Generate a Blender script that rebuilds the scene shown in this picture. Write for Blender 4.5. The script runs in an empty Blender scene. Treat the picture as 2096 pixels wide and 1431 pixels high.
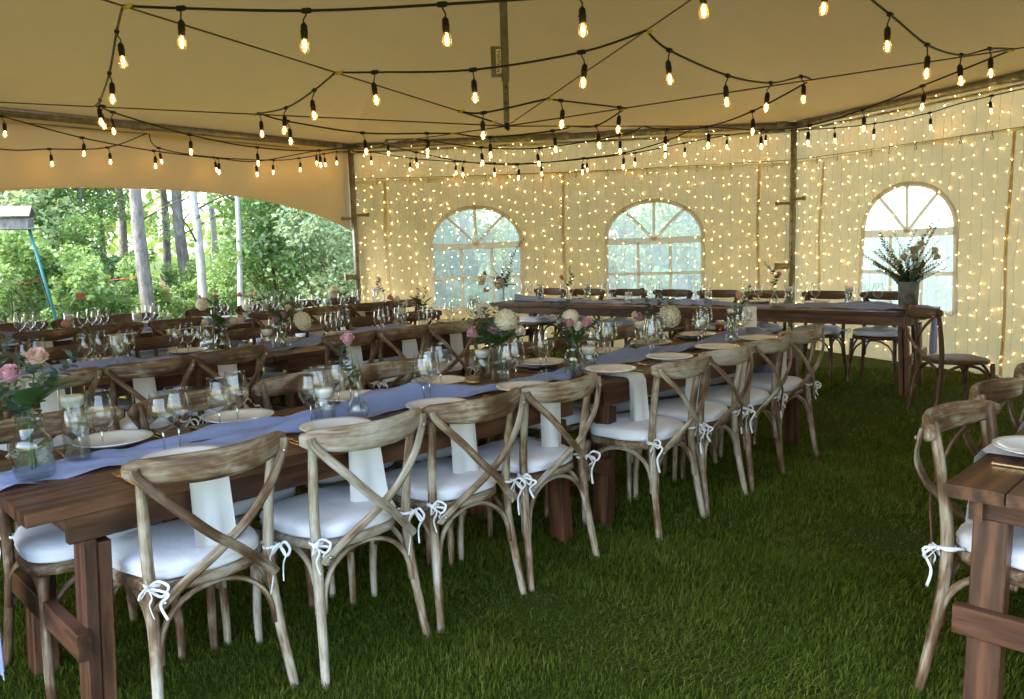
import bpy, math, random
import numpy as np
from mathutils import Vector, Matrix
PI = math.pi
random.seed(7); RNG = np.random.default_rng(7)
scene = bpy.context.scene
COL = scene.collection
# ------------------------------------------------------------------ camera
F_PX, PITCH, ROLL, CAM_H = 1634.57, math.radians(7.3695), math.radians(-1.7155), 1.449
PW, PH = 2096.0, 1431.0
_f = Vector((0, math.cos(PITCH), -math.sin(PITCH))); _u = Vector((0, math.sin(PITCH), math.cos(PITCH))); _r = Vector((1, 0, 0))
RI = math.cos(ROLL)*_r + math.sin(ROLL)*_u; UP = -math.sin(ROLL)*_r + math.cos(ROLL)*_u; FW = _f
CAM = Vector((0, 0, CAM_H))
cd = bpy.data.cameras.new('camera'); cam = bpy.data.objects.new('camera', cd); COL.objects.link(cam)
cd.sensor_width = 36.0; cd.lens = F_PX/PW*36.0; cd.clip_start = 0.05; cd.clip_end = 3000
cam.matrix_world = Matrix(((RI.x, UP.x, -FW.x, 0), (RI.y, UP.y, -FW.y, 0), (RI.z, UP.z, -FW.z, CAM_H), (0, 0, 0, 1)))
scene.camera = cam
# ------------------------------------------------------------------ world, sun, exposure
SUN_EL, SUN_AZ = math.radians(54), math.radians(255)      # azimuth clockwise from +Y: from the left of the camera
world = bpy.data.worlds.new('World'); scene.world = world; world.use_nodes = True
wn = world.node_tree.nodes; wl = world.node_tree.links
bg = wn['Background']; sky = wn.new('ShaderNodeTexSky'); sky.sky_type = 'NISHITA'; sky.sun_disc = False
sky.sun_elevation = SUN_EL; sky.sun_rotation = SUN_AZ; sky.air_density = 1.2; sky.dust_density = 2.0; sky.ozone_density = 1.0
wl.new(sky.outputs[0], bg.inputs[0]); bg.inputs[1].default_value = 0.15
sd = bpy.data.lights.new('sun', 'SUN'); sd.energy = 1.3; sd.angle = math.radians(25); sd.color = (1.0, 0.97, 0.92)
sun = bpy.data.objects.new('sun', sd); COL.objects.link(sun)
sdir = Vector((math.sin(SUN_AZ)*math.cos(SUN_EL), math.cos(SUN_AZ)*math.cos(SUN_EL), math.sin(SUN_EL)))
sun.rotation_euler = sdir.to_track_quat('Z', 'Y').to_euler(); sun.location = sdir*40
vs = scene.view_settings; vs.view_transform = 'Standard'; vs.look = 'None'; vs.gamma = 1.0; vs.use_curve_mapping = False
vs.exposure = 3.25
BULB_E, FAIRY_E = 12.5, 9.5
cy = scene.cycles
cy.use_denoising = True; cy.max_bounces = 6; cy.diffuse_bounces = 3; cy.glossy_bounces = 2; cy.transmission_bounces = 6
cy.transparent_max_bounces = 16; cy.caustics_reflective = False; cy.caustics_refractive = False
cy.sample_clamp_indirect = 6.0; cy.use_light_tree = True; cy.adaptive_threshold = .015
# ------------------------------------------------------------------ helpers
def ray(u, v): return FW + RI*((u-PW/2)/F_PX) + UP*((PH/2-v)/F_PX)
def atz(u, v, z):
    d = ray(u, v); return CAM + d*((z-CAM_H)/d.z)
def onplane(u, v, P, N):
    d = ray(u, v); return CAM + d*(((Vector(P)-CAM).dot(N))/d.dot(N))
def facing(u, v, P, back=0.0):       # on the upright plane through P that faces the camera
    N = Vector((P[0], P[1], 0)).normalized(); return onplane(u, v, Vector(P)+N*back, N)
A1 = 0.788                           # the long tables' direction
TT = Vector((math.sin(A1), math.cos(A1), 0)); NN = Vector((-TT.y, TT.x, 0)); T0 = Vector((-1.34, 2.106, 0))
def W(s, n, z=0.0):
    p = T0 + TT*s + NN*n; p.z = z; return p
HA = -0.6488; HT = Vector((math.cos(HA), math.sin(HA), 0)); HN = Vector((-HT.y, HT.x, 0)); H0 = Vector((-0.266, 9.928, 0))
def WH(s, n, z=0.0):
    p = H0 + HT*s + HN*n; p.z = z; return p
def rotz(d): return math.atan2(d[1], d[0]) - PI/2
ROT_N, ROT_S = rotz(NN), rotz(-NN)

def setp(o, label=None, cat=None, group=None, kind=None):
    if label: o['label'] = label
    if cat: o['category'] = cat
    if group: o['group'] = group
    if kind: o['kind'] = kind
    return o
def link(name, data, parent=None, mat=None, loc=None, rot=None, scale=None):
    o = bpy.data.objects.new(name, data); COL.objects.link(o)
    if parent is not None: o.parent = parent
    if loc is not None: o.location = loc
    if rot is not None: o.rotation_euler = rot
    if scale is not None: o.scale = (scale,)*3 if isinstance(scale, (int, float)) else scale
    if mat is not None and data is not None and not data.materials: data.materials.append(mat)
    return o
def thing(name, label, cat, loc=(0, 0, 0), rz=0.0, group=None):
    o = link(name, None, None, None, loc, (0, 0, rz)); o.empty_display_size = 0.1
    return setp(o, label, cat, group)

class MB:
    def __init__(s): s.v = []; s.f = []; s.w = []      # w: grain coordinates, the third one runs along the piece
    def add(s, vs, fs, ws=None):
        b = len(s.v); s.v += [tuple(q) for q in vs]; s.w += [tuple(q) for q in (ws if ws is not None else s.v[b:])]; s.f += [tuple(i+b for i in q) for q in fs]; return s
    def box(s, c, d, R=None, ch=0.0):
        h = [x/2 for x in d]; c = Vector(c)
        if ch <= 0:
            P = [Vector((x*h[0], y*h[1], z*h[2])) for x in (-1, 1) for y in (-1, 1) for z in (-1, 1)]
            Fc = [(0, 1, 3, 2), (4, 6, 7, 5), (0, 4, 5, 1), (2, 3, 7, 6), (0, 2, 6, 4), (1, 5, 7, 3)]
        else:                                         # box with chamfered long edges
            ax = d.index(max(d)); o1, o2 = [k for k in range(3) if k != ax]
            ring = [(h[o1]-ch, h[o2]), (h[o1], h[o2]-ch), (h[o1], -h[o2]+ch), (h[o1]-ch, -h[o2]), (-h[o1]+ch, -h[o2]), (-h[o1], -h[o2]+ch), (-h[o1], h[o2]-ch), (-h[o1]+ch, h[o2])]
            P = []
            for e, k in ((-h[ax], .985), (-h[ax]+ch, 1), (h[ax]-ch, 1), (h[ax], .985)):
                for a, b in ring:
                    q = Vector((0, 0, 0)); q[ax] = e; q[o1] = a*k; q[o2] = b*k; P.append(q)
            Fc = [(r*8+i, r*8+(i+1) % 8, r*8+8+(i+1) % 8, r*8+8+i) for r in range(3) for i in range(8)]
            Fc += [tuple(range(7, -1, -1)), tuple(range(24, 32))]
        if R is not None: P = [R @ q for q in P]
        return s.add([q+c for q in P], Fc)
    def tube(s, pts, rad, n=8, caps=True, flat=None, upv=None, closed=False):
        pts = [Vector(p) for p in pts]; m = len(pts)
        if isinstance(rad, (int, float)): rad = [rad]*m
        V = []; prev = None; WV = []; run = 0.0
        for i, p in enumerate(pts):
            if closed: t = pts[(i+1) % m]-pts[i-1]
            else: t = pts[min(i+1, m-1)]-pts[max(i-1, 0)]
            t = t.normalized() if t.length > 1e-9 else Vector((0, 0, 1))
            if upv is not None: a = t.cross(Vector(upv))
            elif prev is None: a = t.cross(Vector((0, 0, 1)) if abs(t.z) < .9 else Vector((1, 0, 0)))
            else: a = prev - t*prev.dot(t)
            if a.length < 1e-6: a = t.orthogonal()
            a.normalize(); b = t.cross(a); prev = a
            run += (p-pts[i-1]).length if i else 0.0
            for k in range(n):
                q = 2*PI*(k+.5)/n; ca, sb = math.cos(q)*rad[i], math.sin(q)*rad[i]; WV.append((ca, sb, run))
                if flat: ca *= flat[0]; sb *= flat[1]
                V.append(p+a*ca+b*sb)
        mm = m if closed else m-1
        Fc = [(i*n+k, i*n+(k+1) % n, ((i+1) % m)*n+(k+1) % n, ((i+1) % m)*n+k) for i in range(mm) for k in range(n)]
        if caps and not closed: Fc += [tuple(range(n-1, -1, -1)), tuple(range((m-1)*n, m*n))]
        return s.add(V, Fc, WV)
    def lathe(s, prof, n=20, c=(0, 0, 0)):
        c = Vector(c); V = []; Fc = []; idx = []
        for r, z in prof:
            if r < 1e-6: idx.append([len(V)]); V.append(c+Vector((0, 0, z)))
            else:
                idx.append(list(range(len(V), len(V)+n)))
                V += [c+Vector((r*math.cos(2*PI*k/n), r*math.sin(2*PI*k/n), z)) for k in range(n)]
        for A, B in zip(idx[:-1], idx[1:]):
            for k in range(n):
                k2 = (k+1) % n
                if len(A) == 1 and len(B) == 1: continue
                if len(A) == 1: Fc.append((A[0], B[k2], B[k]))
                elif len(B) == 1: Fc.append((A[k], A[k2], B[0]))
                else: Fc.append((A[k], A[k2], B[k2], B[k]))
        return s.add(V, Fc)
    def sphere(s, c, r, n=8, m=5):
        rr = r if hasattr(r, '__len__') else (r, r, r)
        b = len(s.v); s.lathe([(math.sin(PI*i/m), -math.cos(PI*i/m)) if 0 < i < m else (0, -math.cos(PI*i/m)) for i in range(m+1)], n)
        s.v[b:] = [(c[0]+x*rr[0], c[1]+y*rr[1], c[2]+z*rr[2]) for x, y, z in s.v[b:]]
        return s
    def grid(s, fn, nu, nv):
        V = [fn(i/nu, j/nv) for j in range(nv+1) for i in range(nu+1)]
        return s.add(V, [(j*(nu+1)+i, j*(nu+1)+i+1, (j+1)*(nu+1)+i+1, (j+1)*(nu+1)+i) for j in range(nv) for i in range(nu)])
    def mesh(s, name, mat=None, smooth=True):
        m = bpy.data.meshes.new(name); m.from_pydata(s.v, [], s.f)
        if mat is not None and mat.name.startswith('weathered'):
            a = m.attributes.new('grain', 'FLOAT_VECTOR', 'POINT'); a.data.foreach_set('vector', [c for q in s.w for c in q])
        if smooth: m.polygons.foreach_set('use_smooth', [True]*len(m.polygons))
        if mat is not None: m.materials.append(mat)
        m.update(); return m
    def obj(s, name, mat, parent=None, smooth=True, **k): return link(name, s.mesh(name, mat, smooth), parent, None, **k)

def npmesh(name, V, Fa, mat, attr=None, smooth=False):
    V = np.asarray(V, np.float32); Fa = np.asarray(Fa, np.int32); nf, k = Fa.shape
    m = bpy.data.meshes.new(name); m.vertices.add(len(V)); m.vertices.foreach_set('co', V.ravel())
    m.loops.add(nf*k); m.loops.foreach_set('vertex_index', Fa.ravel())
    m.polygons.add(nf); m.polygons.foreach_set('loop_start', np.arange(nf, dtype=np.int32)*k)
    try: m.polygons.foreach_set('loop_total', np.full(nf, k, np.int32))
    except Exception: pass
    if smooth: m.polygons.foreach_set('use_smooth', np.ones(nf, bool))
    if attr is not None:
        a = m.attributes.new('var', 'FLOAT', 'POINT'); a.data.foreach_set('value', np.asarray(attr, np.float32))
    m.materials.append(mat); m.update(calc_edges=True); return m
def smooth_path(P, n=6):                     # Catmull-Rom
    P = [Vector(p) for p in P]; Q = []
    for i in range(len(P)-1):
        a, b, c, d = P[max(i-1, 0)], P[i], P[i+1], P[min(i+2, len(P)-1)]
        for k in range(n):
            t = k/n; Q.append(.5*((2*b)+(c-a)*t+(2*a-5*b+4*c-d)*t*t+(3*b-a-3*c+d)*t**3))
    Q.append(P[-1]); return Q
# ------------------------------------------------------------------ materials
class NT:
    def __init__(s, name):
        s.m = bpy.data.materials.new(name); s.m.use_nodes = True; s.t = s.m.node_tree; s.t.nodes.clear()
        s.out = s.n('ShaderNodeOutputMaterial')
    def n(s, ty, **k):
        x = s.t.nodes.new(ty)
        for a, b in k.items(): setattr(x, a, b)
        return x
    def l(s, a, b): s.t.links.new(a, b)
    def val(s, sock, v):
        if hasattr(v, 'is_output'): s.l(v, sock)
        else: sock.default_value = v
    def math(s, op, a, b=0.0):
        x = s.n('ShaderNodeMath', operation=op); s.val(x.inputs[0], a); s.val(x.inputs[1], b); return x.outputs[0]
    def mix(s, f, a, b, blend='MIX'):
        x = s.n('ShaderNodeMix', data_type='RGBA', blend_type=blend); s.val(x.inputs[0], f)
        s.val(x.inputs[6], a if hasattr(a, 'is_output') else (*a, 1)); s.val(x.inputs[7], b if hasattr(b, 'is_output') else (*b, 1)); return x.outputs[2]
    def coord(s, kind='Object', scale=(1, 1, 1), rand=0.0):
        mp = s.n('ShaderNodeMapping')
        if kind == 'grain':
            tc = s.n('ShaderNodeAttribute'); tc.attribute_name = 'grain'; s.l(tc.outputs['Vector'], mp.inputs[0])
        else:
            tc = s.n('ShaderNodeTexCoord'); s.l(tc.outputs[kind], mp.inputs[0])
        mp.inputs['Scale'].default_value = scale
        if rand:
            oi = s.n('ShaderNodeObjectInfo'); c = s.n('ShaderNodeCombineXYZ'); r = s.math('MULTIPLY', oi.outputs['Random'], rand)
            for k in range(3): s.l(r, c.inputs[k])
            s.l(c.outputs[0], mp.inputs['Location'])
        return mp.outputs[0]
    def noise(s, vec, scale, detail=3, rough=.55, dist=0.0):
        x = s.n('ShaderNodeTexNoise'); s.l(vec, x.inputs['Vector']); x.inputs['Scale'].default_value = scale; x.inputs['Detail'].default_value = detail
        x.inputs['Roughness'].default_value = rough; x.inputs['Distortion'].default_value = dist; return x.outputs['Fac']
    def ramp(s, fac, stops):
        x = s.n('ShaderNodeValToRGB'); s.l(fac, x.inputs[0]); e = x.color_ramp.elements
        while len(e) < len(stops): e.new(.5)
        for q, (p, c) in zip(e, stops): q.position = p; q.color = (*c, 1) if len(c) == 3 else c
        return x.outputs[0]
    def rng(s, fac, a, b, c, d):
        x = s.n('ShaderNodeMapRange'); s.val(x.inputs[0], fac)
        for i, q in enumerate((a, b, c, d)): x.inputs[i+1].default_value = q
        return x.outputs[0]
    def bump(s, h, st=.3, d=.01):
        x = s.n('ShaderNodeBump'); x.inputs['Strength'].default_value = st; x.inputs['Distance'].default_value = d; s.l(h, x.inputs['Height']); return x.outputs[0]
    def pbr(s, col, rough=.6, bump=None, metal=0.0, spec=.5, sheen=0.0, **k):
        x = s.n('ShaderNodeBsdfPrincipled'); s.val(x.inputs['Base Color'], col if hasattr(col, 'is_output') else (*col, 1)); s.val(x.inputs['Roughness'], rough)
        x.inputs['Metallic'].default_value = metal; x.inputs['Specular IOR Level'].default_value = spec
        if bump is not None: s.l(bump, x.inputs['Normal'])
        if sheen: x.inputs['Sheen Weight'].default_value = sheen
        return x.outputs[0]
    def mixs(s, f, a, b):
        x = s.n('ShaderNodeMixShader'); s.val(x.inputs[0], f); s.l(a, x.inputs[1]); s.l(b, x.inputs[2]); return x.outputs[0]
    def done(s, sh): s.l(sh, s.out.inputs[0]); return s.m
def plain(name, col, rough=.6, metal=0.0, var=.12, scale=20, bump=0.0, spec=.5):
    t = NT(name); c = t.coord('Object', rand=9.0); f = t.noise(c, scale, 4)
    lo = tuple(x*(1-var) for x in col); hi = tuple(min(1, x*(1+var)) for x in col)
    return t.done(t.pbr(t.ramp(f, [(.3, lo), (.7, hi)]), rough, t.bump(f, bump, .003) if bump else None, metal, spec))
def wood_weathered(name, st):
    t = NT(name); c = t.coord('grain', (1, 1, .5), rand=40.0); cs = t.coord('grain', (1, 1, .09), rand=40.0)
    big = t.noise(c, 11, 3, .6, .4); streak = t.noise(cs, 75, 4, .65, .6); fine = t.noise(cs, 210, 2)
    mixf = t.math('ADD', t.math('MULTIPLY', big, .70), t.math('MULTIPLY', streak, .45))
    oi = t.n('ShaderNodeObjectInfo'); mixf = t.math('ADD', mixf, t.math('MULTIPLY', t.math('SUBTRACT', oi.outputs['Random'], .5), .12))
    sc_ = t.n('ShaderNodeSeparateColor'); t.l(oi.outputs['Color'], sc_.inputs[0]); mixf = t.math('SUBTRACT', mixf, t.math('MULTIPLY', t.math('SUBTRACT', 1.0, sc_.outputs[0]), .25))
    col = t.ramp(mixf, [(.40, (.085, .042, .019)), (.50, (.19, .115, .060)), (.59, (.35, .285, .20)), (.72, (.49, .445, .365))])
    col = t.mix(t.rng(fine, .35, .6, .22, 0), col, (.06, .035, .02))
    h = t.math('ADD', streak, t.math('MULTIPLY', fine, .5))
    return t.done(t.pbr(col, t.rng(streak, .3, .7, .42, .7), t.bump(h, .55, .002), spec=.4))
def wood_stained(name, st=(1, 1, 1)):
    t = NT(name); cs = t.coord('Object', st, rand=60.0); c = t.coord('Object', rand=60.0)
    w = t.n('ShaderNodeTexWave', bands_direction='Y', rings_direction='Y'); t.l(cs, w.inputs[0]); w.inputs['Scale'].default_value = 5.0; w.inputs['Distortion'].default_value = 9.0; w.inputs['Detail'].default_value = 3; w.inputs['Detail Scale'].default_value = 1.2
    gr = t.noise(cs, 60, 4, .65, .5); pat = t.noise(c, 3.0, 3)
    f = t.math('ADD', t.math('MULTIPLY', w.outputs['Fac'], .35), t.math('MULTIPLY', gr, .65))
    col = t.ramp(f, [(.30, (.022, .0085, .004)), (.5, (.084, .031, .0135)), (.72, (.185, .078, .034))])
    col = t.mix(t.rng(pat, .35, .7, 0, .55), col, (.11, .050, .028)); oi = t.n('ShaderNodeObjectInfo')
    col = t.mix(t.rng(oi.outputs['Random'], 0, 1, 0, .35), col, (.035, .012, .007))
    return t.done(t.pbr(col, t.rng(gr, .3, .7, .33, .55), t.bump(f, .35, .002), spec=.45))
MAT = {}
MAT['wood_v'] = wood_weathered('weathered oak upright', (1, 1, .13)); MAT['wood_h'] = wood_weathered('weathered oak lengthwise', (.13, 1, 1))
MAT['stain_x'] = wood_stained('stained plank', (.12, 1, 1)); MAT['stain_z'] = wood_stained('stained post', (1, 1, .12)); MAT['stain_y'] = wood_stained('stained rail', (1, .12, 1))
def cloth(name, col, wr=.4, sc=9.0, trans=.0, sheen=.2):
    t = NT(name); c = t.coord('Object', rand=30.0); big = t.noise(c, sc, 4, .6, 1.0); weave = t.noise(c, 420, 1)
    h = t.math('ADD', big, t.math('MULTIPLY', weave, .06)); b = t.bump(h, wr, .012)
    colo = t.ramp(big, [(.3, tuple(x*.93 for x in col)), (.7, col)])
    sh = t.pbr(colo, .85, b, spec=.15, sheen=sheen)
    if trans:
        tr = t.n('ShaderNodeBsdfTranslucent'); t.l(colo, tr.inputs[0]); t.l(b, tr.inputs[1]); sh = t.mixs(trans, sh, tr.outputs[0])
    return t.done(sh)
MAT['cushion'] = cloth('white cushion cotton', (.79, .79, .83), .38, 10); MAT['ribbon'] = cloth('white tie cotton', (.82, .82, .82), .1, 30); MAT['napkin'] = cloth('white napkin linen', (.82, .82, .81), .15, 5, .15)
MAT['runner'] = cloth('slate blue chiffon', (.33, .37, .58), .35, 14, .2)
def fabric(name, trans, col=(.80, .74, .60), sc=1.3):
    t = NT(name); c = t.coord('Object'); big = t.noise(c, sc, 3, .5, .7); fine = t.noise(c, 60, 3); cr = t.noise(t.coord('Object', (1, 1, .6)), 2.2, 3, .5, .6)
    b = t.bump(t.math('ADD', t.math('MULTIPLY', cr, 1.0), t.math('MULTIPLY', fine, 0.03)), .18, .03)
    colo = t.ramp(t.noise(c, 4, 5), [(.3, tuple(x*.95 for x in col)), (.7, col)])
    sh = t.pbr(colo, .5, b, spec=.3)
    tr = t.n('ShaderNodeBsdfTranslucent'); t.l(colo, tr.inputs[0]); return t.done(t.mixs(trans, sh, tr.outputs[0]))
MAT['roof'] = fabric('bulb-warmed vinyl roof', .03, (.52, .40, .18)); MAT['wall'] = fabric('vinyl side wall', .36, (.70, .51, .245)); MAT['valance'] = fabric('vinyl valance', .05, (.58, .475, .265))  # roof base colour includes the bulbs' ochre glow on white vinyl
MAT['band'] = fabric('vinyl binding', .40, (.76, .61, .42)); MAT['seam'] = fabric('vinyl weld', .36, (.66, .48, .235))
def pane():
    t = NT('clear vinyl pane'); tr = t.n('ShaderNodeBsdfTransparent'); tr.inputs[0].default_value = (.95, 1, .97, 1)
    tl = t.n('ShaderNodeBsdfTranslucent'); tl.inputs[0].default_value = (.95, .90, .80, 1); gl = t.n('ShaderNodeBsdfGlossy'); gl.inputs['Roughness'].default_value = .12
    c = t.coord('Object'); f = t.noise(t.coord('Object', (1, 1, .3)), 3.5, 4, .6, 1.2); b = t.bump(f, .4, .05); t.l(b, gl.inputs['Normal'])
    a = t.mixs(t.rng(f, .3, .7, .38, .55), tr.outputs[0], tl.outputs[0]); return t.done(t.mixs(.05, a, gl.outputs[0]))
MAT['pane'] = pane()
def thin_glass(name, tint=(.97, .985, .98), edge=.8, base=.075):
    t = NT(name); tr = t.n('ShaderNodeBsdfTransparent'); tr.inputs[0].default_value = (*tint, 1); gl = t.n('ShaderNodeBsdfGlossy'); gl.inputs['Roughness'].default_value = .015
    lw = t.n('ShaderNodeLayerWeight'); lw.inputs['Blend'].default_value = .35; f = t.math('POWER', lw.outputs['Facing'], 2.0); f = t.rng(f, 0, 1, base, edge); dk = t.n('ShaderNodeBsdfTransparent')
    t.l(t.mix(t.math('POWER', lw.outputs['Facing'], 3.0), tint, tuple(x*.58 for x in tint)), tr.inputs[0])
    return t.done(t.mixs(f, tr.outputs[0], gl.outputs[0]))
MAT['glass'] = thin_glass('thin clear glass'); MAT['glass_solid'] = thin_glass('solid clear glass', (.9, .92, .91), .9, .36); MAT['smoke'] = thin_glass('smoky grey glass', (.80, .83, .82)); MAT['amber_glass'] = thin_glass('amber glass', (.85, .5, .15))
def water():
    t = NT('water'); g = t.n('ShaderNodeBsdfRefraction'); g.inputs['IOR'].default_value = 1.33; g.inputs['Roughness'].default_value = 0.0; g.inputs[0].default_value = (.95, .98, .97, 1)
    tr = t.n('ShaderNodeBsdfTransparent'); tr.inputs[0].default_value = (.96, .98, .97, 1); gl = t.n('ShaderNodeBsdfGlossy'); gl.inputs['Roughness'].default_value = .03
    return t.done(t.mixs(.05, t.mixs(.14, tr.outputs[0], g.outputs[0]), gl.outputs[0]))
MAT['water'] = water()
MAT['porcelain'] = plain('white porcelain', (.80, .78, .74), .12, 0, .02, 8, spec=.6); MAT['wax'] = plain('white wax', (.86, .84, .80), .45, 0, .03, 8)
MAT['gold'] = plain('brushed gold cutlery', (.72, .50, .24), .25, 1.0, .15, 40); MAT['metal'] = plain('galvanised tent tube', (.24, .225, .195), .45, .75, .3, 14); MAT['bolt'] = plain('steel bolt', (.55, .55, .53), .3, 1.0)
MAT['black'] = plain('black rubber cord', (.018, .016, .014), .55, 0, .2); MAT['cable'] = plain('steel cable', (.10, .085, .075), .5, .6); MAT['tape'] = plain('yellow tape', (.75, .62, .05), .6)
MAT['card'] = plain('deckle edge card', (.80, .76, .68), .8); MAT['ink'] = plain('gold grey ink', (.16, .13, .08), .6); MAT['strap'] = plain('tan webbing', (.30, .22, .12), .8)
def emis(name, col, st):
    t = NT(name); e = t.n('ShaderNodeEmission'); e.inputs[0].default_value = (*col, 1); e.inputs[1].default_value = st; return t.done(e.outputs[0])
MAT['filament'] = emis('glowing filament', (1.0, .54, .14), BULB_E); MAT['fairy'] = emis('warm fairy light', (1.0, .70, .22), FAIRY_E)
def envelope():
    t = NT('lamp glass'); tr = t.n('ShaderNodeBsdfTransparent'); tr.inputs[0].default_value = (1, .95, .85, 1); tl = t.n('ShaderNodeBsdfTranslucent'); tl.inputs[0].default_value = (1, .72, .36, 1)
    gl = t.n('ShaderNodeBsdfGlossy'); gl.inputs['Roughness'].default_value = .03; lw = t.n('ShaderNodeLayerWeight'); lw.inputs['Blend'].default_value = .3
    return t.done(t.mixs(t.rng(lw.outputs['Facing'], 0, 1, .02, .4), t.mixs(.045, tr.outputs[0], tl.outputs[0]), gl.outputs[0]))
MAT['envelope'] = envelope()
def leafmat(name, c1, c2, c3, trans=.35, rough=.5, attr=True):
    t = NT(name)
    if attr:
        a = t.n('ShaderNodeAttribute'); a.attribute_name = 'var'; f = a.outputs['Fac']
    else: f = t.noise(t.coord('Object', rand=20), 30, 2)
    oi = t.n('ShaderNodeObjectInfo'); f2 = t.math('ADD', t.math('MULTIPLY', f, .8), t.math('MULTIPLY', oi.outputs['Random'], .2))
    col = t.ramp(f2, [(.1, c1), (.5, c2), (.9, c3)]); sh = t.pbr(col, rough, spec=.4 if rough < .6 else .12)
    tr = t.n('ShaderNodeBsdfTranslucent'); t.l(t.mix(.4, col, (min(1, c3[0]*1.6), min(1, c3[1]*1.4), c3[2]*.8)), tr.inputs[0]); return t.done(t.mixs(trans, sh, tr.outputs[0]))
MAT['grass'] = leafmat('grass blades', (.032, .053, .0035), (.083, .126, .009), (.23, .235, .052), .3, .75)
MAT['leaf_a'] = leafmat('shrub leaves', (.075, .15, .04), (.17, .29, .085), (.34, .47, .20)); MAT['leaf_b'] = leafmat('hazel leaves', (.065, .13, .038), (.14, .26, .07), (.28, .41, .16)); MAT['leaf_c'] = leafmat('aspen leaves', (.14, .21, .10), (.28, .38, .20), (.48, .57, .38)); MAT['leaf_far'] = leafmat('far wood leaves', (.14, .23, .05), (.28, .42, .09), (.45, .56, .18))
MAT['fleaf'] = leafmat('salal leaf', (.03, .075, .02), (.055, .12, .03), (.08, .17, .045), .25, .4, False); MAT['euca'] = leafmat('eucalyptus leaf', (.055, .095, .07), (.09, .145, .105), (.14, .2, .15), .2, .6, False); MAT['stem'] = plain('green stem', (.09, .15, .04), .6)
def petal(name, c1, c2):
    t = NT(name); f = t.noise(t.coord('Object', rand=10), 40, 2); col = t.ramp(f, [(.3, c1), (.7, c2)]); sh = t.pbr(col, .6, spec=.2, sheen=.2); tr = t.n('ShaderNodeBsdfTranslucent'); t.l(col, tr.inputs[0]); return t.done(t.mixs(.3, sh, tr.outputs[0]))
MAT['pink'] = petal('pink petals', (.62, .26, .36), (.78, .45, .52)); MAT['blush'] = petal('blush petals', (.78, .46, .38), (.85, .62, .52)); MAT['cream'] = petal('cream petals', (.80, .72, .56), (.86, .80, .68)); MAT['hydra'] = petal('hydrangea petals', (.74, .70, .50), (.86, .83, .68)); MAT['peach'] = petal('peach petals', (.75, .33, .26), (.82, .46, .36))
def bark(name, c1, c2, birch=False):
    t = NT(name); c = t.coord('Object', (1, 1, .35), rand=50); f = t.noise(c, 14, 5, .65, .5); col = t.ramp(f, [(.35, c1), (.65, c2)])
    if birch:
        d = t.noise(t.coord('Object', (1, 1, 4), rand=50), 3.2, 3); col = t.mix(t.rng(d, .66, .70, 0, .9), col, (.03, .028, .025))
    return t.done(t.pbr(col, .85, t.bump(f, .8, .02)))
MAT['birch'] = bark('birch bark', (.34, .32, .28), (.52, .50, .45), True); MAT['bark'] = bark('grey bark', (.10, .085, .075), (.28, .25, .225)); MAT['twig'] = bark('dark twig', (.05, .04, .032), (.12, .10, .08))
MAT['old_wood'] = bark('old grey boards', (.12, .11, .10), (.26, .245, .225)); MAT['teal'] = plain('teal painted pole', (.03, .17, .19), .5); MAT['red'] = plain('red cord', (.55, .06, .05), .6)
def zinc():
    t = NT('rusty galvanised bucket'); c = t.coord('Object'); f = t.noise(c, 16, 5, .6, .5); sp = t.n('ShaderNodeSeparateXYZ'); t.l(c, sp.inputs[0])
    r = t.math('ADD', t.math('MULTIPLY', f, .8), t.math('MULTIPLY', sp.outputs[2], -1.6))
    return t.done(t.pbr(t.ramp(r, [(.02, (.27, .31, .32)), (.22, (.20, .21, .19)), (.36, (.11, .075, .045))]), .6, t.bump(f, .3, .004), .4))
MAT['zinc'] = zinc()
def lawn():
    t = NT('lawn soil and thatch'); c = t.coord('Object'); f = t.noise(c, 2.0, 4); g = t.noise(c, 60, 4); col = t.ramp(g, [(.3, (.028, .038, .006)), (.6, (.06, .088, .012)), (.8, (.10, .13, .028))])
    return t.done(t.pbr(t.mix(t.rng(f, .35, .65, 0, .4), col, (.06, .075, .02)), .9, t.bump(g, .8, .03), spec=.1))
MAT['lawn'] = lawn()

# ------------------------------------------------------------------ ground
gm = MB(); gm.grid(lambda a, b: ((a-.5)*1600, (b-.5)*1600, 0), 8, 8); g = gm.obj('lawn', MAT['lawn']); setp(g, kind='structure')
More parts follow.
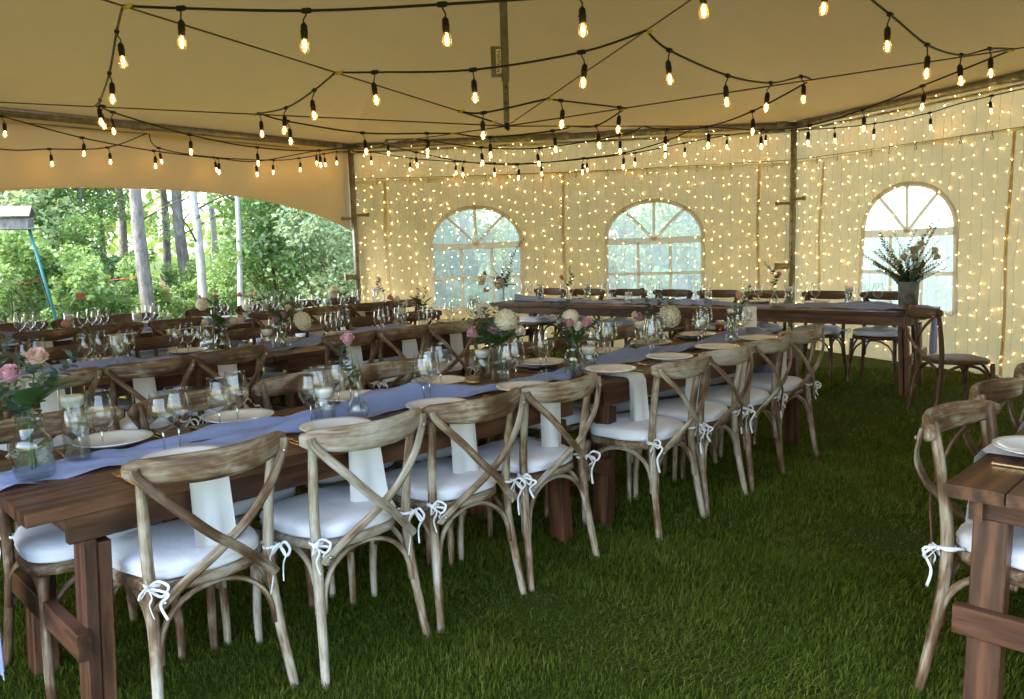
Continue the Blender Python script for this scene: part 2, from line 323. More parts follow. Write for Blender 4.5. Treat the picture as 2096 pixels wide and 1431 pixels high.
# ------------------------------------------------------------------ tent frame
CT = Vector((0.0113, 5.9292, 0)); SIDE = 6.1; EAVE = 2.913; WIRE_Z = 2.456
_a0 = math.atan2(10.7037-CT.y, 3.8074-CT.x)
def hexv(k, z=0.0, q=1.0): return Vector((CT.x+SIDE*q*math.cos(_a0+k*PI/3), CT.y+SIDE*q*math.sin(_a0+k*PI/3), z))
VN = ['back right', 'back left', 'left', 'near left', 'near right', 'right']
POSW = ['behind the head table', 'left of the lit back wall', 'at the open left side', 'at the open front', 'at the front right', 'at the right-hand wall']
for k in range(6):
    p = hexv(k, 0, .982); t = thing('tent_pole', f'grey metal tent pole standing at the {VN[k]} corner of the marquee', 'tent pole', p, 0, 'corner poles of the marquee')
    MB().tube([(0, 0, 0), (0, 0, EAVE-.03)], .041, 12).obj('tube', MAT['metal'], t)
    MB().lathe([(0, 0), (.09, 0), (.09, .012), (.05, .016), (.05, .06), (0, .06)], 12).obj('foot_plate', MAT['metal'], t)
    if k in (0, 1):
        for z in (1.95, 1.9, 1.1, 1.06):
            mb = MB(); d = (hexv(k-1 if (z*100) % 2 > .5 else k+1)-p).normalized()
            R = Matrix.Rotation(math.atan2(d.y, d.x), 3, 'Z'); mb.box(d*.10+Vector((0, 0, z)), (.22, .012, .035), R); mb.box(d*.2+Vector((0, 0, z)), (.05, .02, .05), R); mb.obj('strap', MAT['strap'], t, False)
    a, b = hexv(k, EAVE), hexv(k+1, EAVE)
    m = thing('eave_beam', f'metal eave tube from the {VN[k]} corner to the {VN[(k+1)%6]} corner', 'tent beam', a, 0, 'eave beams of the marquee')
    MB().tube([Vector((0, 0, 0)), (b-a)], .044, 12).obj('tube', MAT['metal'], m)
    MB().tube([Vector((0, 0, -.085))+(b-a)*.004, (b-a)*.996+Vector((0, 0, -.085))], .014, 8).obj('lower_rail', MAT['metal'], m)
    for q in (.03, .5, .97): MB().tube([(b-a)*(q-.012), (b-a)*(q+.012)], .051, 12).obj('coupling', MAT['metal'], m)
# roof of six panels
PEAK = 5.3
def roof_pt(k, u, w):                      # w: 0 eave .. 1 peak; hexagon at the eave rounding off upwards
    e = hexv(k).lerp(hexv(k+1), u)-CT; R = e.length; e.normalize(); b = min(1.0, w*2.2); b = b*b*(3-2*b); Rm = SIDE*.945
    z = EAVE+.045+(PEAK-EAVE)*(w**1.22); p = CT+e*(R*(1-b)+Rm*b)*(1-w); p.z = z; return p
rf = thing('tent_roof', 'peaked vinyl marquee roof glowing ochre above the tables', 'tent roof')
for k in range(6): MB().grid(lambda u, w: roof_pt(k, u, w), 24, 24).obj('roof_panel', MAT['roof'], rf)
# arched valances on the open sides
def arch_z(u): 
    x = abs(u-3.05)/3.05; return 2.22-.50*x**2.6
for k in (1, 3):
    a, b = hexv(k), hexv(k+1); d = (b-a)/SIDE; inn = Vector((-d.y, d.x, 0))*.012
    def vf(u, w, a=a, d=d, inn=inn):
        U = u*SIDE; z = arch_z(U)*(1-w)+(EAVE+.05)*w; p = a+d*U; p.z = z; return p+inn*(1+1.2*math.sin(U*3.1)*(1-w))
    vt = thing('tent_valance', f'arched cream vinyl valance between the {VN[k]} and {VN[k+1]} corners', 'valance', (0, 0, 0), 0, 'arched valances over the open sides')
    MB().grid(vf, 60, 8).obj('fabric', MAT['valance'], vt)
    e = [vf(i/60, 0) for i in range(61)]; MB().tube(e, .008, 6).obj('hem', MAT['band'], vt)
# side walls with arched windows
WIN_W, ZB, ZM, ZT, ZBOT = 1.29, 1.506, 1.039, 2.0, .602
def side_wall(k0, k1, wins, label):
    a, b = hexv(k0), hexv(k1); d = (b-a)/SIDE; inn = Vector((d.y, -d.x, 0))      # inward
    if inn.dot(CT-a) < 0: inn = -inn
    def P(u, z, off=0.0):
        w = .012*math.sin(u*2.3+z*1.1)+.008*math.sin(u*7.1-z*2.0)+.006*math.sin(u*13+z*5)
        q = a+d*u+inn*(.03+off+w); q.z = z; return q
    t = thing('tent_sidewall', label, 'tent wall', (0, 0, 0), 0, 'vinyl side walls of the marquee')
    cols = list(np.linspace(.03, SIDE-.03, 130))
    for c in wins: cols += [c-WIN_W/2, c+WIN_W/2]+list(c+np.linspace(-WIN_W/2, WIN_W/2, 41)[1:-1])
    cols = sorted(set(round(float(x), 4) for x in cols)); mb = MB()
    def hole(u):
        for c in wins:
            x = (u-c)/(WIN_W/2)
            if abs(x) <= 1.0001: return ZBOT, ZB+(ZT-ZB)*math.sqrt(max(0, 1-x*x))
        return None
    TOPW = WIRE_Z-.03
    for u0, u1 in zip(cols[:-1], cols[1:]):
        h0, h1 = hole(u0), hole(u1); inside = hole((u0+u1)/2)
        spans = [(0.0, TOPW, 0.0, TOPW, 20)] if not inside else [(0.0, h0[0], 0.0, h1[0], 5), (h0[1], TOPW, h1[1], TOPW, 6)]
        for z00, z01, z10, z11, n in spans:
            vv = [P(u0, z00+(z01-z00)*j/n) for j in range(n+1)]+[P(u1, z10+(z11-z10)*j/n) for j in range(n+1)]
            mb.add(vv, [(j, n+1+j, n+2+j, j+1) for j in range(n)])
    mb.obj('fabric', MAT['wall'], t)
    MB().grid(lambda x, y: P(.03+(SIDE-.06)*x, WIRE_Z-.035+(EAVE+.05-WIRE_Z+.035)*y, -.022-.012*math.sin(x*40)*(1-y)), 90, 6).obj('upper_valance', MAT['wall'], t)
    for c in wins:
        pn = MB().grid(lambda x, y: P(c+(x-.5)*WIN_W, ZBOT+y*((ZB+(ZT-ZB)*math.sqrt(max(0, 1-(2*x-1)**2)))-ZBOT), .004+.012*math.sin(x*9+y*4)), 40, 24).obj('window', MAT['pane'], t)
        def strip(pts, w, name):
            m2 = MB(); L, R = [], []
            for i, (u, z) in enumerate(pts):
                u2, z2 = pts[min(i+1, len(pts)-1)]; u1, z1 = pts[max(i-1, 0)]; tx, tz = u2-u1, z2-z1; l = math.hypot(tx, tz); nx, nz = -tz/l*w/2, tx/l*w/2
                L.append(P(u+nx, z+nz, .014)); R.append(P(u-nx, z-nz, .014))
            n = len(pts); L2 = [p+inn*.006 for p in L]; R2 = [p+inn*.006 for p in R]
            m2.add(L+R+L2+R2, [(2*n+i, 2*n+i+1, 3*n+i+1, 3*n+i) for i in range(n-1)]+[(i, i+1, 2*n+i+1, 2*n+i) for i in range(n-1)]+[(n+i, 3*n+i, 3*n+i+1, n+i+1) for i in range(n-1)])
            m2.obj(name, MAT['band'], pn, False)
        arch = [(c-WIN_W/2, ZBOT), (c-WIN_W/2, ZM), (c-WIN_W/2, ZB-.03)]+[(c-WIN_W/2*math.cos(PI*i/28), ZB+(ZT-ZB)*math.sin(PI*i/28)) for i in range(0, 29)]+[(c+WIN_W/2, ZB-.03), (c+WIN_W/2, ZM), (c+WIN_W/2, ZBOT)]
        strip(arch, .055, 'frame'); strip([(c-WIN_W/2, ZBOT), (c, ZBOT), (c+WIN_W/2, ZBOT)], .05, 'glazing_bar')
        strip([(c-WIN_W/2, ZB-.04), (c, ZB-.045), (c+WIN_W/2, ZB-.035)], .085, 'glazing_bar'); strip([(c-WIN_W/2, ZM-.015), (c, ZM-.02), (c+WIN_W/2, ZM-.015)], .04, 'glazing_bar')
        for x in (-WIN_W*.168, WIN_W*.168): strip([(c+x, ZBOT), (c+x+.006, ZM), (c+x, ZB-.06)], .038, 'glazing_bar')
        for x in (-.42, 0, .42): strip([(c, ZB-.03), (c+x*.5, ZB+(.39 if x else .49)*.5), (c+x, ZB+(.39 if x else .485))], .038, 'glazing_bar')
    for u in (.5, 3.03, 5.62):
        if all(abs(u-c) > WIN_W/2+.05 for c in wins):
            m3 = MB().grid(lambda x, y: P(u+(x-.5)*.035+.01*math.sin(y*7), .02+y*(TOPW-.04), .004), 1, 24); m3.obj('seam', MAT['seam'], t)
    # curtain of fairy lights in front of the wall
    lc = thing('fairy_light_curtain', 'warm fairy light curtain over the back wall with two windows' if k0 == 1 else 'warm fairy light curtain over the right wall beside the flower bucket', 'fairy lights', (0, 0, 0), 0, 'fairy light curtains')
    wires = MB(); pts = []
    u = .10
    while u < SIDE-.08:
        z = EAVE-.16-random.random()*.1; path = []; x = u
        for j in range(14):
            zz = EAVE-.1-(EAVE-.2)*j/13; path.append(P(u+.012*math.sin(j*1.7+u*9), zz, .012+.014*abs(math.sin(j*2.1+u*5))))
        wires.tube(path, .001, 3, False)
        ph = random.random()*.12
        for j in range(18):
            zz = 2.86-ph-j*.158+random.uniform(-.05, .05)
            if zz > .05: pts.append(P(u+random.uniform(-.03, .03), zz, .012+random.random()*.02))
        u += .122+random.uniform(-.02, .02)
    wires.obj('wire', MAT['cable'], lc)['kind'] = 'stuff'; bulbs = MB()
    for p in pts: r = random.choice((.0024, .0030, .0036, .0042, .0050)); bulbs.add([p+Vector(q)*r for q in ((1, 0, 0), (0, 1, 0), (-1, 0, 0), (0, -1, 0), (0, 0, 1), (0, 0, -1))], [(0, 1, 4), (1, 2, 4), (2, 3, 4), (3, 0, 4), (1, 0, 5), (2, 1, 5), (3, 2, 5), (0, 3, 5)])
    bo = bulbs.obj('fairy_bulb', MAT['fairy'], lc, False); bo['kind'] = 'stuff'
    # hanging wire with hooks
    tw = thing('tension_wire', 'thin hooked wire along the top of the back wall' if k0 == 1 else 'thin hooked wire along the top of the right wall', 'wire', (0, 0, 0), 0, 'wall hanging wires')
    MB().tube([P(.04+(SIDE-.08)*i/30, WIRE_Z-.03*math.sin(PI*i/30), .05) for i in range(31)], .004, 5).obj('wire', MAT['cable'], tw)
    for i in range(1, 15):
        u = SIDE*i/15+random.uniform(-.1, .1); z = WIRE_Z-.03*math.sin(PI*u/SIDE); MB().tube([P(u, z+.008, .05), P(u, z-.035, .055), P(u+.016, z-.05, .055), P(u+.01, z-.075, .055), P(u-.01, z-.075, .055), P(u-.016, z-.05, .055)], .004, 5).obj('hook', MAT['cable'], tw)
    return P
P1 = side_wall(1, 0, [1.79, 4.25], 'cream vinyl side wall with two arched windows at the back of the marquee')
P2 = side_wall(0, 5, [1.83, 4.29], 'cream vinyl side wall on the right, lit white window behind the flower bucket')
for ka, kb, lab in ((4, 5, 'plain cream vinyl side wall at the right-hand front of the marquee'), (2, 3, 'unseen plain cream vinyl wall added at the left-hand front to darken the marquee')):  # left-hand wall is added out of view to darken the interior
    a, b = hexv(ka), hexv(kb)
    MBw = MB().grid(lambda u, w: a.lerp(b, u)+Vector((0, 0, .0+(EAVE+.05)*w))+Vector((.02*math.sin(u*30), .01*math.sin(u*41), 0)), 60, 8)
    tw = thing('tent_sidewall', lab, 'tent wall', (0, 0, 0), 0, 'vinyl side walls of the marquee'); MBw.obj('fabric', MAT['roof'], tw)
# centre pole, cables
POLE_Z = 2.31
cp = thing('centre_pole', 'square metal king post hanging at the middle of the roof on steel cables', 'tent pole', (CT.x, CT.y, 0))
MB().box((0, 0, (2.62+PEAK)/2), (.056, .056, PEAK-2.62), None, .008).obj('upper_tube', MAT['metal'], cp, False)
MB().box((0, 0, 2.50), (.042, .042, .34), None, .006).obj('lower_tube', MAT['metal'], cp, False)
for z in (2.42, 2.47, 2.53, 2.58): MB().lathe([(0, 0), (.006, 0), (.006, .003), (0, .003)], 8).obj('pin_hole', MAT['black'], cp, loc=(.0, -.0225, z), rot=(PI/2, 0, 0))
MB().box((-.065, -.005, 2.755), (.07, .05, .21), None, .006).obj('ratchet_box', MAT['metal'], cp, False); MB().box((-.045, -.0315, 2.755), (.038, .003, .17)).obj('box_label', MAT['card'], cp, False)
random.seed(3); sc = MB()
for i in range(12): sc.box((-.045+random.uniform(-.008, .008), -.0335, 2.685+i*.0125), (random.uniform(.008, .026), .0015, .005))
sc.obj('worn_lettering', MAT['black'], cp, False)
MB().tube([(.0, 0, 2.36), (0, 0, 2.30), (.012, -.01, 2.285)], [.016, .02, .014], 8).obj('end_shackle', MAT['black'], cp)
for k in range(6):
    a = Vector((CT.x, CT.y, POLE_Z)); b = hexv(k, EAVE-.02); c = thing('roof_cable', f'thin steel cable from the king post foot to the {VN[k]} corner', 'cable', a, 0, 'steel cables of the roof')
    MB().tube([Vector((0, 0, 0)), (b-a)], .0046, 6).obj('cable', MAT['cable'], c)
def CB(k, q): return Vector((CT.x, CT.y, POLE_Z)).lerp(hexv(k, EAVE-.02), q)
# ------------------------------------------------------------------ string lights
bulb_prof = [(.0, -.118), (.006, -.1175), (.016, -.112), (.024, -.100), (.0265, -.088), (.025, -.074), (.019, -.056), (.0145, -.042), (.0135, -.034)]
mesh_bulb = MB().lathe(bulb_prof, 14).mesh('bulb', MAT['envelope'])
fm = MB().sphere((0, 0, -.078), (.010, .010, .031), 8, 5); mesh_fil = fm.mesh('filament', MAT['filament'])
mesh_sock = MB().lathe([(0, .045), (.006, .043), (.012, .036), (.0185, .028), (.0195, .0), (.0215, -.002), (.0215, -.008), (.0195, -.01), (.0185, -.042), (.0, -.042)], 12).mesh('socket', MAT['black'])
def string(label, segs):
    st = thing('string_light', label, 'string lights', (0, 0, 0), 0, 'bulb strings under the roof')
    path = []
    for (A, B, nodes) in segs:
        A, B = Vector(A), Vector(B); d = B-A; N = Vector((-d.y, d.x, 0)).normalized(); L = math.hypot(d.x, d.y); pts = []
        for nd in nodes:
            p = onplane(nd[0], nd[1], A, N) if not isinstance(nd, float) else A.lerp(B, nd)-Vector((0, 0, .10))
            q = max(.02, min(.98, ((p-A).x*d.x+(p-A).y*d.y)/(L*L))); p2 = A+d*q; p2.z = max(min(p.z, max(A.z, B.z)+.03), min(A.z, B.z)-.55); pts.append((q, p2))
        pts.sort(key=lambda x: x[0]); seg = [A]+[p for _, p in pts]+[B]; path += smooth_path(seg, 5)
        for _, p in pts:
            MB().tube([p-d.normalized()*.024, p-d.normalized()*.016, p+d.normalized()*.016, p+d.normalized()*.024], [.008, .0125, .0125, .008], 8).obj('connector', MAT['black'], st)
            sw = Vector((random.uniform(-.02, .02), random.uniform(-.02, .02), 0)); base = p+Vector((0, 0, -.086))+sw
            MB().tube([p, p+Vector((0, 0, -.02))+sw*.2, p+Vector((0, 0, -.04))+sw*1.1, base+Vector((0, 0, .028))], .0036, 5, False).obj('drop_cord', MAT['black'], st)
            tilt = (random.uniform(-.12, .12), random.uniform(-.12, .12), 0)
            so = link('socket', mesh_sock, st, None, base, tilt, .80); link('bulb', mesh_bulb, so); link('filament', mesh_fil, so)
    MB().tube(path, .0062, 6, False).obj('cord', MAT['black'], st)
    for (A, B, nodes) in segs:
        A = Vector(A); MB().tube([A+Vector((0, 0, -.008)), A+(Vector(B)-A).normalized()*.05], .009, 6).obj('tape', MAT['tape'], st)
string('innermost loop of lit bulbs strung around the foot of the king post', [
    (CB(3, .02), CB(3, .085), []), (CB(3, .085), CB(4, .115), [(990, 231)]), (CB(4, .115), CB(5, .14), [(1148, 206), (1268, 220)]), (CB(5, .14), CB(0, .14), [(1220, 258)]), (CB(0, .14), CB(1, .20), [(1131, 268), (1003, 281)])])
string('second loop of lit bulbs hung between the roof cables', [
    (CB(1, .20), CB(2, .315), [(874, 273), (742, 272), (587, 248), (532, 233)]), (CB(2, .315), CB(3, .255), [(585, 221), (643, 185)]), (CB(3, .255), CB(4, .315), [(767, 148), (968, 143), (1190, 107)]),
    (CB(4, .315), CB(5, .345), [(1370, 103), (1490, 155), (1578, 170), (1640, 157)]), (CB(5, .345), CB(0, .33), [(1540, 228), (1446, 260), (1364, 266)]), (CB(0, .33), CB(1, .41), [(1268, 277), (1105, 303), (985, 302), (871, 287)])])
string('third wide loop of lit bulbs nearest the camera overhead', [
    (CB(1, .41), CB(1, .62), [(767, 297)]), (CB(1, .62), CB(2, .53), [(654, 308), (527, 302), (388, 276), (231, 230), (200, 216)]), (CB(2, .53), CB(3, .452), [(205, 205), (224, 150), (239, 65)]), (CB(3, .452), CB(4, .45), [(370, 17), (627, 22), (905, 9), (1185, -12), (1440, -55)]),
    (CB(4, .45), CB(5, .553), [(1703, -55), (1822, 30), (1898, 92), (1968, 113), (2026, 100)]), (CB(5, .553), CB(0, .52), [(1888, 176), (1765, 225), (1657, 257), (1560, 266)]), (CB(0, .52), CB(1, .66), [(1365, 288), (1277, 313), (1195, 324), (1059, 337), (950, 331), (852, 312)])])
string('outer string of small lit bulbs sagging along the eaves', [
    (hexv(5, EAVE-.1, .97), hexv(0, EAVE-.1, .955), [(2030, 196), (1903, 231), (1790, 253), (1708, 262)]), (hexv(0, EAVE-.1, .955), hexv(1, EAVE-.1, .955), [(1570, 268), (1490, 277), (1400, 293), (1300, 313), (1202, 325), (1108, 333), (1012, 334), (930, 331), (841, 324), (757, 311)]),
    (hexv(1, EAVE-.1, .955), hexv(1, EAVE-.1, .955).lerp(hexv(2, EAVE-.1, .955), .5), [(690, 311), (663, 315), (612, 324), (560, 328), (437, 322), (325, 303)]), (hexv(1, EAVE-.1, .955).lerp(hexv(2, EAVE-.1, .955), .5), hexv(2, EAVE-.1, .955), [(220, 302), (101, 305), (-30, 300)])])
string('left outer string of lit bulbs running out of the picture on the left', [
    (CB(1, .84), CB(2, .76), [(648, 309), (527, 330), (446, 324), (315, 309), (168, 282), (3, 238)])])
# ------------------------------------------------------------------ chair kit
def seat_outline(k, n=36, grow=0.0):
    P = []
    for i in range(n):
        a = 2*PI*i/n; c, s = math.cos(a), math.sin(a); e = .62
        x = math.copysign(abs(c)**e, c); y = math.copysign(abs(s)**e, s); w = .208+.024*y
        P.append((x*(w+grow)*k, (y*(.208+grow))*k))
    return P
def slab(rings, n=36, seed=0):
    mb = MB(); V = []; rr = random.Random(seed)
    for k, z, gr in rings:
        for i, (x, y) in enumerate(seat_outline(k, n, gr)): V.append((x, y, z+(.003*math.sin(x*31+seed)*math.cos(y*27+seed*2) if k < .99 else 0)))
    m = len(rings); F = [(r*n+i, r*n+(i+1) % n, (r+1)*n+(i+1) % n, (r+1)*n+i) for r in range(m-1) for i in range(n)]
    F += [tuple(range(n-1, -1, -1)), tuple(range((m-1)*n, m*n))]; mb.add(V, F, [(y, z, x) for x, y, z in V]); return mb
KIT = []            # (name, mesh, parent index or None)
KIT.append(('seat', slab([(.97, .440, 0), (1, .443, .006), (1, .468, .006), (.97, .473, 0)]).mesh('seat', MAT['wood_h'])))
for s in (-1, 1):
    p = smooth_path([(s*.226, -.250, -.01), (s*.212, -.226, .14), (s*.199, -.203, .30), (s*.194, -.192, .44), (s*.197, -.196, .58), (s*.204, -.217, .74), (s*.212, -.240, .874)], 4)
    KIT.append(('rear_leg', MB().tube(p, [.0155+.004*math.sin(PI*min(1, i/len(p)*1.1)) for i in range(len(p))], 8, True, (1.0, .92)).mesh('rear_leg', MAT['wood_v'])))
for s in (-1, 1):
    p = smooth_path([(s*.213, .205, -.01), (s*.214, .205, .12), (s*.206, .197, .28), (s*.197, .19, .445)], 4)
    KIT.append(('front_leg', MB().tube(p, [.0135+.005*i/len(p) for i in range(len(p))], 8).mesh('front_leg', MAT['wood_v'])))
mb = MB(); n = 24; ring = 10; V = []; WR = []
for i in range(n+1):
    q = -1+2*i/n; x = q*.252; y = -.318+.092*abs(q)**2.1; hh = .047*(1-.42*abs(q)**3); th = .0145; zc = .838+.012*q*q
    if abs(q) > .93: hh *= 1-(abs(q)-.93)*4.5
    tx = Vector((.252, .092*2.1*abs(q)**1.1*(1 if q > 0 else -1), 0)).normalized(); nb = Vector((-tx.y, tx.x, 0))
    for k in range(ring):
        a = 2*PI*k/ring; ca, sa = math.cos(a), math.sin(a); V.append(Vector((x, y, zc))+nb*(th*math.copysign(abs(ca)**.7, ca))+Vector((0, 0, hh*math.copysign(abs(sa)**.75, sa)))); WR.append((ca*th, hh*sa, x))
mb.add(V, [(i*ring+k, i*ring+(k+1) % ring, (i+1)*ring+(k+1) % ring, (i+1)*ring+k) for i in range(n) for k in range(ring)]+[tuple(range(ring-1, -1, -1)), tuple(range(n*ring, (n+1)*ring))], WR)
KIT.append(('top_rail', mb.mesh('top_rail', MAT['wood_h'])))
for s in (-1, 1):
    o = -.012 if s > 0 else 0.0
    p = smooth_path([(-s*.236, -.262+o*.4, .858), (-s*.226, -.272+o*.5, .825), (-s*.15, -.312+o, .735), (-s*.06, -.318+o, .64), (s*.03, -.302+o, .565), (s*.11, -.262+o, .492), (s*.178, -.232+o, .428), (s*.19, -.226+o, .412)], 5)
    KIT.append(('cross_slat', MB().tube(p, .0165, 8, True, (1.0, .34), (0, -1, .15)).mesh('cross_slat', MAT['wood_v'])))
def arch(a, b, z0, zt, nrm):
    a, b = Vector(a), Vector(b); P = []
    for i in range(17):
        q = PI*i/16; u = .5-.5*math.cos(q); p = a.lerp(b, u*.92+.04); p.z = z0+(zt-z0)*math.sin(q)**.75; P.append(p+Vector(nrm)*math.sin(q)*.02)
    return MB().tube(P, .0105, 8, True, (1.15, .85))
KIT.append(('brace', arch((-.203, -.212, 0), (.203, -.212, 0), .235, .432, (0, 1, 0)).mesh('brace', MAT['wood_h'])))
KIT.append(('brace', arch((-.208, .197, 0), (.208, .197, 0), .235, .432, (0, -1, 0)).mesh('brace', MAT['wood_h'])))
for s in (-1, 1): KIT.append(('brace', arch((s*.207, -.213, 0), (s*.207, .2, 0), .235, .432, (-s, 0, 0)).mesh('brace', MAT['wood_v'])))
mesh_bolt = MB().sphere((0, 0, 0), (.0075, .005, .0075), 8, 5).mesh('bolt', MAT['bolt'])
BOLTS = [(-.2235, -.2795, .822), (.2235, -.284, .822), (0, -.3225, .591), (-.172, -.2435, .435), (.172, -.2435, .435)]
CUSH = [slab([(.92, .474, 0), (.985, .480, .004), (1.0, .489, .008), (.985, .497, .005), (1.0, .507, .009), (.985, .522, .004), (.93, .531, 0), (.8, .536, 0), (.5, .538, 0), (.2, .538, 0)], 36, k).mesh('cushion', MAT['cushion']) for k in range(3)]
def bow(sd, seed):
    r = random.Random(seed); mb = MB(); k = Vector((sd*.218, -.216, .487)); fl = (.28, 1.0)
    ringp = [Vector((sd*.195, -.193, .487))+Vector((math.cos(a)*.024, math.sin(a)*.024, r.uniform(-.003, .003))) for a in [2*PI*i/12 for i in range(12)]]
    mb.tube(ringp, .0055, 6, True, fl, (0, 0, 1), True); mb.tube([Vector((sd*.185, -.15, .49)), Vector((sd*.203, -.175, .49)), k], .0055, 6, True, fl)
    mb.sphere(k, (.0085, .0085, .008), 8, 5); dr = r.uniform(-.6, .6)
    for j in (-1, 1):
        o = Vector((r.uniform(.4, 1)*j+dr*.4, -.45, r.uniform(-.5, .15))).normalized(); l = r.uniform(.035, .062); pr = Vector((-o.y, o.x, 0))*.012
        mb.tube(smooth_path([k, k+o*l*.5+pr+Vector((0, 0, .014)), k+o*l, k+o*l*.62-pr+Vector((0, 0, -.024)), k], 5), .005, 6, False, fl)
        tl = r.uniform(.07, .15); e = Vector((j*r.uniform(.0, .04)+dr*.03, r.uniform(-.035, -.005), -tl))
        mb.tube(smooth_path([k, k+Vector((e.x*.9+j*.006, e.y-.012, -.018)), k+e*.55+Vector((j*.005, 0, 0)), k+e], 5), .005, 6, True, fl)
    return mb.mesh('tie', MAT['ribbon'])
TIES = {s: [bow(s, 10*s+k) for k in range(4)] for s in (-1, 1)}
CH_N = [0]
def chair(p, rz, label, group, cushion=True, paleness=.55):
    CH_N[0] += 1; i = CH_N[0]; rr = random.Random(i*13)
    t = thing('cross_back_chair', label, 'chair', (p[0], p[1], 0), rz, group)
    wv = max(0, min(1, paleness+rr.uniform(-.12, .12)))      # how pale and grey this chair's wood is
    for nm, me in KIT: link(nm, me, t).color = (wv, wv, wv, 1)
    for b in BOLTS: link('bolt', mesh_bolt, t, None, b)
    if cushion:
        c = link('cushion', CUSH[i % 3], t, None, (rr.uniform(-.006, .006), rr.uniform(-.008, .004), 0), (0, 0, rr.uniform(-.03, .03)))
        for s in (-1, 1): link('tie', TIES[s][rr.randrange(4)], c)
    return t
ORD = ['first', 'second', 'third', 'fourth', 'fifth', 'sixth', 'seventh', 'eighth', 'ninth', 'tenth', 'eleventh', 'twelfth']
# ------------------------------------------------------------------ tables
TW, TL, TH = .76, 2.44, .76
PLANK = MB().box((0, 0, 0), (TL, TW/5-.003, .038), None, .003).mesh('plank', MAT['stain_x'], False)
APR_L = MB().box((0, 0, 0), (TL-.22, .036, .088), None, .003).mesh('apron', MAT['stain_x'], False); APR_S = MB().box((0, 0, 0), (.036, TW-.10, .088), None, .003).mesh('apron', MAT['stain_y'], False)
LEG = MB().box((0, 0, 0), (.039, .09, .64), None, .004).mesh('leg', MAT['stain_z'], False); LEGB = MB().box((0, 0, 0), (.039, .078, .62), None, .004).mesh('leg_board', MAT['stain_z'], False)
BRACE = MB().box((0, 0, 0), (.038, TW-.02, .085), None, .003).mesh('stretcher', MAT['stain_y'], False)
def table(p, ang, label, group):
    t = thing('farm_table', label, 'table', p, ang, group)
    for k in range(5): link('plank', PLANK, t, None, (TL/2+random.uniform(-.002, .002), TW/10+k*TW/5, TH-.019+random.uniform(-.0012, .0012)))
    for y in (.055, TW-.055): link('apron', APR_L, t, None, (TL/2, y, TH-.0825))
    for x in (.15, TL-.15): link('apron', APR_S, t, None, (x, TW/2, TH-.0825))
    for x in (.17, TL-.17):
        for y, sg in ((.085, 1), (TW-.085, -1)):
            link('leg', LEG, t, None, (x-.0215, y, .312), (0, .05 if x < 1 else -.05, 0)); link('leg_board', LEGB, t, None, (x+.0215, y+.003*sg, .305), (0, .05 if x < 1 else -.05, 0))
        link('stretcher', BRACE, t, None, (x+(-.055 if x < 1 else .055), TW/2, .33))
    return t
ANG_T = PI/2-A1
table(W(0, 0), ANG_T, 'dark stained plank table nearest the camera, set with a blue runner', 'long plank tables'); table(W(2.46, 0), ANG_T, 'dark stained plank table end to end behind the nearest one', 'long plank tables')
R2S, R2N, R3S, R3N, R0S, R0N = -.345, 2.48, .32, 5.10, 1.826, -1.75-TW
table(W(R2S, R2N), ANG_T, 'stained plank table at the left of the second row', 'long plank tables'); table(W(R2S+2.45, R2N), ANG_T, 'stained plank table in the second row at centre, beside table number four', 'long plank tables')
table(W(R3S, R3N), ANG_T, 'stained plank table farthest left, by the open side and shrubs', 'long plank tables'); table(W(R3S+2.45, R3N), ANG_T, 'stained plank table of the third row, near the back left pole', 'long plank tables')
table(W(R0S, R0N), ANG_T, 'stained plank table cut off at the right edge of the picture', 'long plank tables')
table(WH(0, 0), HA, 'left half of the head table before the back wall', 'head tables'); table(WH(2.45, 0), HA, 'right half of the head table, carrying the flower bucket', 'head tables')
# ------------------------------------------------------------------ chairs
def row_chairs(name, seats, n, face, group, paleness):
    for i, (s, dn, yaw) in enumerate(seats):
        p = W(s, n+dn); chair(p, (ROT_N if face > 0 else ROT_S)+math.radians(yaw), f'weathered cross-back chair, {ORD[i]} from the left {name}', group, True, paleness)
def J(): return random.uniform(-.02, .02)
near1 = [(.475, .07, 1.2), (.99, 0, 1.9), (1.51, 0, -.4), (2.0, 0, .8), (2.78, -.09, 4), (3.27, -.06, 3), (3.78, -.04, 4), (4.33, .01, -3)]
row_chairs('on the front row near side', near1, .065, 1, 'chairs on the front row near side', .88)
far1 = [(.30, .0, 2), (.83, .0, 4), (1.38, .06, 3), (1.86, .02, 5), (2.69, .0, -1), (3.16, -.02, 1), (3.78, .02, 3), (4.34, .02, 2)]
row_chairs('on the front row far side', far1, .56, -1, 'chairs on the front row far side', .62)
near2 = [(.05, -.03, 2), (.63, -.16, 3), (1.14, -.15, 3), (1.64, -.06, 6), (2.58, .03, 6), (3.04, .02, 3), (3.51, .02, 1), (4.0, .02, 0)]
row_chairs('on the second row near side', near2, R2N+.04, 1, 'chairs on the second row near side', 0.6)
far2 = [(0, 0, 2), (.55, 0, 0), (1.1, 0, 3), (1.66, .02, 2), (2.38, 0, 3), (2.9, .02, 2), (3.46, 0, 1), (4.02, 0, 3)]
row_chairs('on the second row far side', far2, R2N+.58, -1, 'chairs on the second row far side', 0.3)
near3 = [(.82, 0, 2), (1.37, -.02, 4), (1.92, .02, -3), (2.46, 0, 0), (3.42, 0, 1), (4.0, -.02, 2), (4.54, -.03, 1), (5.04, -.02, 3)]
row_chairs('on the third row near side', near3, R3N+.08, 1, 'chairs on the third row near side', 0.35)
far3 = [(.88, 0, 4), (1.45, 0, 5), (1.96, 0, 2), (2.46, .02, 1), (3.24, 0, 4), (3.82, 0, 5), (4.4, 0, 3), (4.95, 0, 2)]
row_chairs('on the third row far side', far3, R3N+.66, -1, 'chairs on the third row far side', 0.2)
